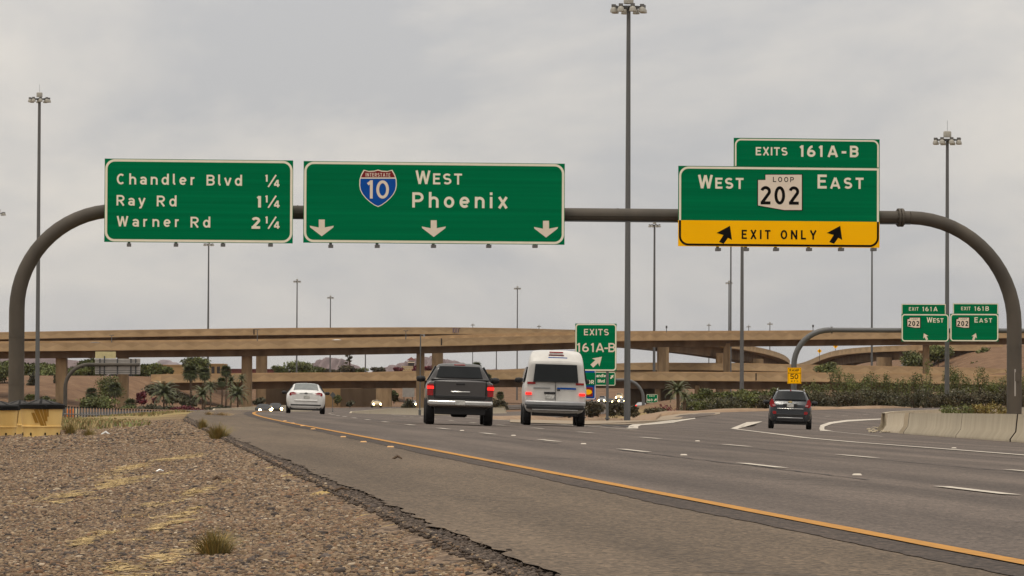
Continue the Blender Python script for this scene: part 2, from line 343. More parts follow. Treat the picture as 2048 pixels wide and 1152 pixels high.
def asphalt(name, c1, c2, speck, crack=0.0, aggr=90, patch=0.18, tracks=False):
    mt = bpy.data.materials.new(name); mt.use_nodes = True
    t = mt.node_tree; l = t.links.new; b = t.nodes['Principled BSDF']; b.inputs['Roughness'].default_value = 0.88; b.inputs['Specular IOR Level'].default_value = 0.22
    g = t.nodes.new('ShaderNodeNewGeometry')
    rot = t.nodes.new('ShaderNodeMapping'); rot.inputs['Rotation'].default_value = (0, 0, -TH); l(g.outputs['Position'], rot.inputs[0])
    st = t.nodes.new('ShaderNodeMapping'); st.inputs['Scale'].default_value = (1.0, 0.07, 1); l(rot.outputs[0], st.inputs[0])
    def noise(s, v, d=4, r=0.55):
        n = t.nodes.new('ShaderNodeTexNoise'); n.inputs['Scale'].default_value = s; n.inputs['Detail'].default_value = d; n.inputs['Roughness'].default_value = r; l(v, n.inputs[0]); return n.outputs[0]
    def ramp(src, stops):
        r = t.nodes.new('ShaderNodeValToRGB'); e = r.color_ramp.elements
        while len(e) < len(stops): e.new(0.5)
        for k, (p, c) in enumerate(stops): e[k].position = p; e[k].color = (*c, 1)
        l(src, r.inputs[0]); return r.outputs[0]
    def mul(a, c, f=1.0):
        m_ = t.nodes.new('ShaderNodeMix'); m_.data_type = 'RGBA'; m_.blend_type = 'MULTIPLY'; m_.inputs[0].default_value = f; l(a, m_.inputs[6]); l(c, m_.inputs[7]); return m_.outputs[2]
    base = ramp(noise(0.55, st.outputs[0], 5), [(0.3, c2), (0.7, c1)])
    # worn wheel tracks and old patches are darker or paler along the lanes
    base = mul(base, ramp(noise(1.1, st.outputs[0], 3), [(0.3, (1 - patch,) * 3), (0.7, (1 + patch * 0.6,) * 3)]))
    base = mul(base, ramp(noise(9, g.outputs['Position'], 9, 0.85), [(0.30, (0.70, 0.70, 0.70)), (0.5, (1, 1, 1)), (0.70, (1.34, 1.32, 1.28))]))
    if tracks:
        sx = t.nodes.new('ShaderNodeSeparateXYZ'); l(rot.outputs[0], sx.inputs[0])
        ad = t.nodes.new('ShaderNodeMath'); ad.operation = 'ADD'; ad.inputs[1].default_value = -4.17; l(sx.outputs[0], ad.inputs[0])
        pp = t.nodes.new('ShaderNodeMath'); pp.operation = 'PINGPONG'; pp.inputs[1].default_value = 0.917; l(ad.outputs[0], pp.inputs[0])
        wz = t.nodes.new('ShaderNodeMath'); wz.operation = 'MULTIPLY_ADD'; wz.inputs[1].default_value = 0.9; l(noise(1.4, st.outputs[0], 3), wz.inputs[0]); l(pp.outputs[0], wz.inputs[2])
        base = mul(base, ramp(wz.outputs[0], [(0.45, (1.05,) * 3), (0.8, (1.0,) * 3), (1.15, (0.86,) * 3)]))
    vo = t.nodes.new('ShaderNodeTexVoronoi'); vo.inputs['Scale'].default_value = aggr; l(g.outputs['Position'], vo.inputs[0])
    sp = t.nodes.new('ShaderNodeSeparateXYZ'); l(vo.outputs['Color'], sp.inputs[0])
    base = mul(base, ramp(sp.outputs[1], [(0.0, (1 - speck,) * 3), (0.6, (1, 1, 1)), (0.93, (1 + speck * 0.5,) * 3), (1.0, (1 + speck * 1.6, 1 + speck * 1.5, 1 + speck * 1.3))]))
    if crack:
        wv = t.nodes.new('ShaderNodeMapping'); wv.inputs['Scale'].default_value = (0.22, 0.55, 1); l(rot.outputs[0], wv.inputs[0])
        dn = t.nodes.new('ShaderNodeTexNoise'); dn.inputs['Scale'].default_value = 1.2; dn.inputs['Detail'].default_value = 5; l(wv.outputs[0], dn.inputs[0])
        av = t.nodes.new('ShaderNodeVectorMath'); av.operation = 'MULTIPLY_ADD'; av.inputs[1].default_value = (0.35,) * 3; l(dn.outputs['Color'], av.inputs[0]); l(wv.outputs[0], av.inputs[2])
        vc = t.nodes.new('ShaderNodeTexVoronoi'); vc.feature = 'DISTANCE_TO_EDGE'; vc.inputs['Scale'].default_value = 0.42; l(av.outputs[0], vc.inputs[0])
        ck = ramp(vc.outputs['Distance'], [(0.0, (1 - crack,) * 3), (0.006, (1 - crack,) * 3), (0.013, (1, 1, 1))])
        gate = ramp(noise(0.3, rot.outputs[0], 3), [(0.36, (0, 0, 0)), (0.46, (1, 1, 1))])
        m_ = t.nodes.new('ShaderNodeMix'); m_.data_type = 'RGBA'; m_.blend_type = 'MULTIPLY'; l(gate, m_.inputs[0]); l(base, m_.inputs[6]); l(ck, m_.inputs[7]); base = m_.outputs[2]
    l(base, b.inputs['Base Color'])
    bp = t.nodes.new('ShaderNodeBump'); bp.inputs['Strength'].default_value = 0.5; bp.inputs['Distance'].default_value = 0.006; bp.invert = True
    l(vo.outputs['Distance'], bp.inputs['Height']); l(bp.outputs[0], b.inputs['Normal'])
    return mt
M['road'] = asphalt('road_asphalt', (0.118, 0.092, 0.074), (0.094, 0.073, 0.060), 0.5, 0, aggr=42, tracks=True)
M['shoulder'] = asphalt('shoulder_asphalt', (0.124, 0.090, 0.060), (0.099, 0.072, 0.048), 0.6, 0, aggr=45)
M['seam'] = asphalt('seam_asphalt', (0.070, 0.051, 0.039), (0.050, 0.037, 0.029), 0.65, 0, aggr=36)
M['edge'] = asphalt('ragged_edge_asphalt', (0.058, 0.044, 0.034), (0.036, 0.028, 0.022), 0.8, 0, aggr=40)
M['skid'] = mat('skid_rubber', (0.035, 0.030, 0.028), rough=0.8)
M['apron'] = mat('concrete_apron', (0.27, 0.205, 0.135), (0.20, 0.155, 0.105), 0.8, 0.9)

def grid(name, Xs, Ys, zf, material, kind='structure', skip=None):
    XX, YY = np.meshgrid(Xs, Ys); ZZ = zf(XX, YY)
    v = np.stack([XX, YY, ZZ], -1).reshape(-1, 3); nx, ny = len(Xs), len(Ys)
    a = (np.arange(ny - 1)[:, None] * nx + np.arange(nx - 1)[None, :]).ravel()
    f = np.stack([a, a + 1, a + nx + 1, a + nx], 1)
    o = np_mesh(name, v, f, material, smooth=True); tag(o, kind=kind); return o
Xs = np.concatenate([[-9000, -5000, -2500, -1200, -600, -350, -230, -180], np.arange(-150, -40, 4), np.arange(-40, -8, 0.8), np.arange(-8, 2.4, 0.2), np.arange(2.4, 45, 0.8), np.arange(45, 170, 4), [200, 260, 360, 600, 1200, 2500, 5000, 9000]])
Ys = np.concatenate([np.arange(-30, 4, 4), np.arange(4, 70, 0.45), np.arange(70, 90, 0.9), np.arange(90, 300, 3), np.arange(300, 1000, 6), [1030, 1080, 1150, 1250, 1400, 1700, 2100, 2600, 3500, 5000, 7000, 10000]])
def gfun(X, Y):
    u = road_u(X, Y); z = ground_z(X, Y)
    return z - 0.10 * sstep(u, 1.9, 3.2) * (1 - sstep(Y, 298, 308)) + 0.015 * np.sin(X * 1.7 + Y * 0.6) * np.sin(Y * 0.9 - X) * (u < 1.0) * (Y < 300) - 0.022 * sstep(u, 0.9, 1.5) * (1 - sstep(Y, 298, 308))
ground = grid('ground', Xs, Ys, gfun, M['ground'])

def strip(name, u0, u1, Ya, Yb, dY, mt, lift, parent=None, jit0=0.0, jit1=0.0, nu=2, rows=None, far=False):
    """a band of the pavement between two lines that follow the carriageway"""
    Yl = np.arange(Ya, Yb + 1e-6, dY) if rows is None else rows
    mb = []; 
    for Y in Yl:
        a = u0(Y) if callable(u0) else u0; b = u1(Y) if callable(u1) else u1
        a += rng.uniform(-jit0, jit0); b += rng.uniform(-jit1, jit1)
        us = np.linspace(a, b, nu); x = road_x(us, Y); z = (ground_z(x, Y) if far else plane_z(np.maximum(us, 1.61), Y)) + lift
        mb.append(np.stack([x, np.full(nu, Y), z], 1))
    v = np.concatenate(mb); n = len(Yl)
    a = (np.arange(n - 1)[:, None] * nu + np.arange(nu - 1)[None, :]).ravel()
    f = np.stack([a, a + 1, a + nu + 1, a + nu], 1)
    return np_mesh(name, v, f, mt, parent, smooth=True)
road = strip('road', 3.95, 86.0, -12, 302, 2.0, M['road'], 0.0, jit0=0.0, nu=60); tag(road, kind='structure')
wob = lambda a, f, p: (lambda Y: 0.022 * math.sin(Y * f + p) + 0.015 * math.sin(Y * f * 2.7 + 1) + a)
shoulder = strip('shoulder', wob(1.72, 0.5, 0), wob(3.81, 0.31, 2), -12, 301, 0.25, M['shoulder'], 0.004, jit0=0.035, jit1=0.012, nu=4); tag(shoulder, kind='structure')
seam = strip('worn_seam', wob(3.79, 0.31, 2), 4.13, -12, 301, 0.25, M['seam'], 0.008, shoulder, jit0=0.018, nu=3)
edge = strip('crumbled_edge', wob(1.60, 0.5, 0), wob(1.85, 0.5, 0), -12, 301, 0.3, M['edge'], -0.002, shoulder, jit0=0.0, jit1=0.01, nu=2)
ev = edge.data.vertices
for k in range(0, len(ev), 2): ev[k].co.z -= 0.075
strip('yellow_edge_line', 4.135, 4.275, -12, 301, 1.0, M['yellow_paint'], 0.013, road, jit0=0.006, jit1=0.006)
strip('white_edge_line', 15.2, 15.38, 119, 301, 1.0, M['white_paint'], 0.010, road, jit0=0.008, jit1=0.008)
# broken lane lines: 10 ft dash, 30 ft gap
mb = MB()
for u0, Y0 in ((7.83, 34.6), (11.5, 48.0)):
    k0 = -3
    for k in range(k0, 19):
        a = Y0 + 12.1 * k; 
        if a < 8: continue
        n = len(mb.v); rows = np.linspace(a, a + 3.0, 4)
        vs = []
        for Y in rows:
            for du in (-0.085, 0.085):
                x = float(road_x(u0 + du, Y)); vs.append((x, Y, float(plane_z(u0 + du, Y)) + 0.010))
        mb.add(vs, [(2 * i, 2 * i + 1, 2 * i + 3, 2 * i + 2) for i in range(3)])
mb.build('lane_line', M['white_paint'], road)
mb = MB()
def crack(pts_, w, lift=0.006):
    vs = []
    for i, (u_, Y_) in enumerate(pts_):
        a, b_ = pts_[max(i - 1, 0)], pts_[min(i + 1, len(pts_) - 1)]; du, dY = b_[0] - a[0], b_[1] - a[1]; q = math.hypot(du, dY) or 1
        ww = w * random.uniform(.4, 1.3)
        for sg in (-.5, .5):
            uu, YY = u_ + dY / q * ww * sg, Y_ - du / q * ww * sg; vs.append((float(road_x(uu, YY)), YY, float(plane_z(uu, YY)) + lift))
    mb.add(vs, [(2 * i, 2 * i + 1, 2 * i + 3, 2 * i + 2) for i in range(len(pts_) - 1)])
random.seed(5)
for u0 in (7.55, 11.25, 15.0):                 # wandering longitudinal joints
    Y_ = 14.0; ph = random.uniform(0, 6)
    while Y_ < 125:
        L_ = random.uniform(6, 22); n_ = int(L_ / .5); crack([(u0 + .10 * math.sin(Y_ * .11 + ph) + random.uniform(-.02, .02), Y_ + k * .5) for k in range(n_)], .05); Y_ += L_ + random.uniform(.5, 9)
for k in range(60):                            # transverse shrinkage cracks
    Y_ = 18 + 95 * random.random() ** 1.3; a = random.uniform(4.4, 12); e = a + random.uniform(1.2, 5.0); n_ = int((e - a) / .15); y_ = Y_; P_ = []
    for i in range(n_): y_ += random.uniform(-.07, .07); P_.append((a + i * .15, y_))
    if len(P_) > 2: crack(P_, .055)
mb.build('sealed_crack', mat('crack_fill', (0.040, 0.030, 0.026), (0.026, 0.020, 0.018), 3, 0.8), road)
mb = MB()
for k in range(9):
    Y_ = 15 + 45 * random.random() ** 1.2; a = random.uniform(1.9, 2.6); n_ = random.randint(5, 12); y_ = Y_; P_ = []
    for i in range(n_): y_ += random.uniform(-.08, .08); P_.append((a + i * .1, y_))
    crack(P_, .03, .010)
mb.build('hairline_crack', bpy.data.materials['crack_fill'], shoulder)
def ground_poly(mb, pts, lift, nosub=False):
    P = [hit(px, py) for px, py in pts]
    mb.add([(p.x, p.y, p.z + lift) for p in P], [tuple(range(len(P)))])
def ground_line(mb, pts, w, lift):
    P = [hit(px, py) for px, py in pts]; Q = []
    for i in range(len(P) - 1):
        for k in range(6): Q.append(P[i].lerp(P[i + 1], k / 6))
    Q.append(P[-1]); vs = []
    for i, p in enumerate(Q):
        t = Q[min(i + 1, len(Q) - 1)] - Q[max(i - 1, 0)]; nrm = Vector((t.y, -t.x, 0)).normalized() * (w / 2)
        for s in (-1, 1):
            q = p + nrm * s; vs.append((q.x, q.y, gz(q.x, q.y) + lift))
    mb.add(vs, [(2 * i, 2 * i + 1, 2 * i + 3, 2 * i + 2) for i in range(len(Q) - 1)])
mb = MB()
ground_line(mb, [(2400, 940), (2048, 911), (1709, 885), (1614, 876.5), (1544, 867.5), (1466, 858)], 0.25, 0.012)
ground_poly(mb, [(1461.7, 857.6), (1474, 858.8), (1486.7, 855), (1514.4, 847), (1525.5, 843.2), (1493.6, 844.9)], 0.016)
ground_poly(mb, [(1250.8, 857), (1257.7, 857.9), (1276.7, 857.9), (1276, 854), (1282, 851), (1316, 848.6), (1345.5, 846.2), (1360, 842.8), (1391, 837.8), (1390, 836.2), (1360, 839.6), (1340.7, 841), (1314.3, 846.2), (1287, 848.2), (1265.5, 849.2), (1257.7, 852.3), (1256.7, 856)], 0.016)
ground_poly(mb, [(1638, 858), (1640, 862), (1668, 863.4), (1648.7, 859.6), (1648.7, 853.7), (1665, 847.8), (1697, 843.4), (1763, 839.3), (1763, 837.6), (1694, 840.4), (1659, 844.8), (1641, 850.7)], 0.016)
ground_line(mb, [(1655, 862.2), (1700, 867), (1765, 873.5)], 0.10, 0.012)
for a, b in ((1650, 1660), (1684, 1695), (1727, 1737)):
    y = 833 - (a - 1650) * 0.05; ground_line(mb, [(a, y), (b, y - 0.5)], 0.2, 0.012)
mb.build('gore_marking', M['white_paint'], road)
mb = MB()
ground_line(mb, [(1222, 853), (1202, 849.5), (1207, 846.8), (1224, 845.8)], 0.30, 0.014)
ground_line(mb, [(1262, 854.5), (1228, 850), (1226, 847.5), (1246, 846.2), (1290, 846.8)], 0.30, 0.014)
mb.build('skid_mark', M['skid'], road)
# concrete apron at the gore nose, and the raised verge behind the ramp
mb = MB(); ground_poly(mb, [(1020, 846), (1165, 850), (1250, 850.2), (1265, 849), (1287, 848), (1314, 846), (1340, 840.6), (1360, 838.7), (1400, 834), (1440, 829), (1440, 825), (1400, 826), (1360, 828.5), (1322, 833.5), (1311, 841.5), (1160, 842.5), (1020, 840)], 0.03)
tag(mb.build('gore_apron', M['apron']), kind='structure')
fr = [(985, 839), (1090, 841), (1170, 841.5), (1250, 842), (1311, 841.3), (1322, 833), (1360, 828), (1450, 824.5), (1540, 822), (1640, 819.5), (1760, 817), (1880, 815), (2060, 812.5), (2300, 811)]
P = [hit(*p) for p in fr]; Pd = []
for i in range(len(P) - 1):
    for k in range(5): Pd.append(P[i].lerp(P[i + 1], k / 5))
Pd.append(P[-1]); rows = [0, .02, .2, .4, .7, 1.0]; vs = []
for t_ in rows:
    for p in Pd:
        Yb = max(p.y + 30, 300.0); d = Vector((p.x, p.y, 0)).normalized(); q = Vector((p.x, p.y, 0)) + d * ((Yb - p.y) * t_ / d.y)
        jj = 0.05 * math.sin(q.x * 1.3) * (0 < t_ < 1)
        vs.append((q.x, q.y, gz(q.x, q.y) + (0.0 if t_ == 0 else 0.16 if t_ < 1 else 0.0) + jj))
n = len(Pd)
verge = np_mesh('verge', np.array(vs), np.array([(r * n + k, r * n + k + 1, (r + 1) * n + k + 1, (r + 1) * n + k) for r in range(len(rows) - 1) for k in range(n - 1)]),
                mat('verge_soil', (0.27, 0.18, 0.105), (0.19, 0.12, 0.070), 1.2, 0.95, bump=0.6, bscale=6)); tag(verge, kind='structure')
tag(strip('mainline_road', 2.0, 20.5, 300, 1100, 8, M['road'], 0.06, nu=8, far=True), kind='structure')
tag(strip('oncoming_road', -46.0, -9.0, 330, 1100, 8, M['road'], 0.12, nu=12, far=True), kind='structure')

# ---------------------------------------------------------------- gravel stones (stuff)
phi = (1 + 5 ** 0.5) / 2
ICO = np.array([(-1, phi, 0), (1, phi, 0), (-1, -phi, 0), (1, -phi, 0), (0, -1, phi), (0, 1, phi), (0, -1, -phi), (0, 1, -phi), (phi, 0, -1), (phi, 0, 1), (-phi, 0, -1), (-phi, 0, 1)]) / math.hypot(1, phi)
ICF = np.array([(0, 11, 5), (0, 5, 1), (0, 1, 7), (0, 7, 10), (0, 10, 11), (1, 5, 9), (5, 11, 4), (11, 10, 2), (10, 7, 6), (7, 1, 8), (3, 9, 4), (3, 4, 2), (3, 2, 6), (3, 6, 8), (3, 8, 9), (4, 9, 5), (2, 4, 11), (6, 2, 10), (8, 6, 7), (9, 8, 1)])
pts = []
def scatter(Ya, Yb, dens, smin, smax, pw):
    n = int((Yb - Ya) * 9 * dens); Y = rng.uniform(Ya, Yb, n); u = rng.uniform(-7.2, 1.66, n)
    X = road_x(u, Y); keep = (X > -0.137 * Y - 0.8); X, Y, u = X[keep], Y[keep], u[keep]
    s = smin + (smax - smin) * rng.random(len(X)) ** pw
    pts.append(np.stack([X, Y, s, u], 1))
scatter(11, 45, 28, 0.012, 0.030, 2.5); scatter(11, 30, 1750, 0.0045, 0.0145, 2.0); scatter(30, 60, 760, 0.007, 0.020, 2.0); scatter(60, 110, 120, 0.014, 0.034, 2.0)
pts = np.concatenate(pts)
# bare sandy patches hold fewer stones
ptch = np.sin(pts[:, 0] * 2.1 + 1.3) * np.sin(pts[:, 1] * 0.55 + 0.4) + 0.5 * np.sin(pts[:, 0] * 5.3 + pts[:, 1] * 1.9) + rng.normal(0, .35, len(pts))
PATCH = []
for px, py, wpx, hpx in ((300, 930, 110, 44), (212, 970, 80, 46), (262, 962, 60, 26), (345, 1000, 60, 60), (372, 1030, 60, 26), (190, 1078, 70, 30), (375, 1105, 110, 50), (262, 1142, 120, 30), (140, 1000, 90, 24), (330, 1060, 60, 40), (245, 892, 90, 18), (60, 985, 110, 30), (90, 898, 200, 26), (330, 872, 120, 14), (40, 1020, 80, 26)):
    p = hit(px, py); PATCH.append((p, wpx / 2 * p.y / F_PX, hpx / 2 * p.y ** 2 / (F_PX * 0.92)))
pm = np.zeros(len(pts))
for p, w, d in PATCH: pm = np.maximum(pm, np.exp(-(((pts[:, 0] - p.x) / w) ** 2 + ((pts[:, 1] - p.y) / d) ** 2) ** 1.5))
pm = pm * np.clip(.75 + .6 * np.sin(pts[:, 0] * 9 + 1.5 * np.sin(pts[:, 1] * 2.3)) * np.sin(pts[:, 1] * 1.7 + pts[:, 0] * 3), 0, 1)
pts = pts[(rng.random(len(pts)) > pm * 0.9)]; n = len(pts)
J = ICO[None] * (1 + rng.uniform(-0.28, 0.28, (n, 12, 1))); J = J * np.stack([rng.uniform(.8, 1.4, n), rng.uniform(.8, 1.4, n), rng.uniform(.5, .85, n)], 1)[:, None, :]
an = rng.uniform(0, 6.28, n); c, s_ = np.cos(an)[:, None], np.sin(an)[:, None]
V = np.stack([J[:, :, 0] * c - J[:, :, 1] * s_, J[:, :, 0] * s_ + J[:, :, 1] * c, J[:, :, 2]], -1) * pts[:, 2][:, None, None]
zz = gfun(pts[:, 0], pts[:, 1])
V += np.stack([pts[:, 0], pts[:, 1], zz + pts[:, 2] * 0.12], 1)[:, None, :]
pal = np.array([(.215, .148, .094), (.27, .195, .13), (.17, .115, .078), (.10, .080, .070), (.31, .225, .145), (.245, .145, .088), (.42, .34, .25), (.055, .045, .040)])
ci = rng.choice(len(pal), n, p=[.22, .18, .16, .14, .1, .09, .04, .07]); cc = pal[ci] * rng.uniform(.6, 1.1, (n, 1)) * (1.0, .985, .945)
M['stone'] = mat('stone', (1.0, 1.0, 1.0), (0.85, 0.85, 0.85), 60, 0.9, tint=True, spec=0.2)
gravel = np_mesh('gravel', V.reshape(-1, 3), (ICF[None] + (np.arange(n) * 12)[:, None, None]).reshape(-1, 3), M['stone'], cols=np.repeat(cc, 12, 0))
tag(gravel, 'brown and grey crushed stone spread beside the paved shoulder', 'gravel', kind='stuff')

# dark crumbs broken off the pavement edge
n2 = 13000; Yc = 11 + (110 - 11) * rng.random(n2) ** 1.5; uc = 1.65 + rng.normal(0, .04, n2); Xc = road_x(uc, Yc); sc_ = rng.uniform(.003, .011, n2) * (1 + Yc / 90)
Jc = ICO[None] * (1 + rng.uniform(-.3, .3, (n2, 12, 1))) * np.array([1.2, 1.2, .7]); zc = np.maximum(plane_z(np.maximum(uc, 1.61), Yc) - .03 * np.clip((1.78 - uc) / .2, 0, 1), gfun(Xc, Yc))
Vc = Jc * sc_[:, None, None] + np.stack([Xc, Yc, zc + sc_ * .3], 1)[:, None, :]
cb = np_mesh('edge_crumb', Vc.reshape(-1, 3), (ICF[None] + (np.arange(n2) * 12)[:, None, None]).reshape(-1, 3), M['stone'], cols=np.repeat(np.array([(.072, .055, .043)]) * rng.uniform(.5, 1.9, (n2, 1)), 12, 0)); tag(cb, 'dark asphalt crumbs broken off along the shoulder edge', 'asphalt crumbs', kind='stuff')
# flattened straw lying in the bare patches
V_ = []; C_ = []
for k, (p, w, d) in enumerate(PATCH):
    if k >= 10: continue
    nn = int(600 * w * d) + 160; nb = 9; bx_ = p.x + rng.normal(0, w * .5, nb); by_ = p.y + rng.normal(0, d * .45, nb); bi = rng.integers(0, nb, nn)
    x = bx_[bi] + rng.normal(0, w * .28, nn); y = by_[bi] + rng.normal(0, d * .10, nn); a = rng.uniform(0, 6.28, nn); L_ = rng.uniform(.02, .07, nn); z = gfun(x, y) + rng.uniform(.004, .016, nn)
    c, s_ = np.cos(a) * L_, np.sin(a) * L_; wv = .004
    V_.append(np.stack([np.stack([x - c, y - s_, z], 1), np.stack([x + s_ * .1 - 0, y - c * .1 - wv, z + .002], 1), np.stack([x + c, y + s_, z + rng.uniform(0, .012, nn)], 1), np.stack([x - s_ * .1, y + c * .1 + wv, z + .002], 1)], 1)); C_.append(rng.uniform(.75, 1.35, nn))
V_ = np.concatenate(V_).reshape(-1, 3); C_ = np.repeat(np.concatenate(C_), 4)[:, None] * np.ones(3)
tag(np_mesh('straw_litter', V_, np.arange(len(V_)).reshape(-1, 4), mat('straw_blade', (0.40, 0.285, 0.125), (0.33, 0.23, 0.095), 3, 0.9, tint=True), cols=C_), 'flattened yellow straw lying in patches on the gravel', 'straw', kind='stuff')

# ---------------------------------------------------------------- distant hills
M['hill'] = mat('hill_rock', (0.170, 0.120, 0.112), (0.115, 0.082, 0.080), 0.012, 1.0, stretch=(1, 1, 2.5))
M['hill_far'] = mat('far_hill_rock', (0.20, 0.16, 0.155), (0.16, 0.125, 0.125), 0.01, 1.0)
def hill(name, prof, Y, depth, mt, rough=1.0):
    """a ridge seen at distance Y whose skyline passes the given photo points"""
    xs = np.linspace(prof[0][0], prof[-1][0], 90); ys = np.interp(xs, [p[0] for p in prof], [p[1] for p in prof])
    ys = ys + rough * (np.sin(xs * 0.31) * 0.5 + np.sin(xs * 0.77 + 1) * 0.4 + rng.normal(0, 0.25, len(xs)))
    vs = []; ts = np.linspace(0, 1, 14)
    for t_ in ts:
        for x, y in zip(xs, ys):
            p = at(x, y, Y); hgt = max(p.z - 1.0, 0.5); k = math.sin(math.pi * min(t_ * 1.0, 1)) ** 0.8 if 0 < t_ < 1 else 0
            k *= 1 + (0.12 * math.sin(x * 0.5 + t_ * 9) if abs(t_ - 0.5) > 0.05 else 0)
            vs.append((p.x + 2 * math.sin(t_ * 7 + x * .1), Y + (t_ - 0.5) * depth, 1.0 + hgt * min(k, 1.0)))
    n = len(xs)
    o = np_mesh(name, np.array(vs), np.array([(r * n + k, r * n + k + 1, (r + 1) * n + k + 1, (r + 1) * n + k) for r in range(len(ts) - 1) for k in range(n - 1)]), mt, smooth=False)
    return tag(o, kind='structure')
hill('hill', [(570, 745), (620, 735), (650, 721), (659, 716), (672, 717), (690, 719), (705, 728), (722, 741), (735, 746)], 3600, 700, M['hill'])
hill('hill', [(735, 746), (770, 738), (800, 727), (830, 719), (850, 715), (872, 713), (893, 718), (915, 723), (940, 733), (965, 739), (990, 746)], 3800, 800, M['hill'])
hill('hill', [(-180, 712), (-60, 712), (20, 714), (60, 716), (110, 717), (160, 722), (210, 728), (260, 740)], 4000, 800, M['hill'])
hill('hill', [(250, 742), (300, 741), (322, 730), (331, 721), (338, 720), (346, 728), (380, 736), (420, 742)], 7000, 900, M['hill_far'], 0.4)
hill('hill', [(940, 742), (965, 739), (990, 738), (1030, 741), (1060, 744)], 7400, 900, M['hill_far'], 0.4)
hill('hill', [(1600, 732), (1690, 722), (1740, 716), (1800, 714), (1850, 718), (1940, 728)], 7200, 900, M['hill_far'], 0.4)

# ---------------------------------------------------------------- the air
hz = bpy.data.materials.new('haze_air'); hz.use_nodes = True; t = hz.node_tree; t.nodes.remove(t.nodes['Principled BSDF'])
pv = t.nodes.new('ShaderNodeVolumePrincipled'); pv.inputs['Color'].default_value = (0.86, 0.88, 0.95, 1); pv.inputs['Density'].default_value = HAZE; pv.inputs['Anisotropy'].default_value = 0.0
t.links.new(pv.outputs[0], t.nodes['Material Output'].inputs['Volume'])
b = MB(); b.box((0, 5010, 100), (18400, 10300, 216)); tag(b.build('haze', hz), 'thin pale desert haze over the far ground', 'haze', kind='stuff')
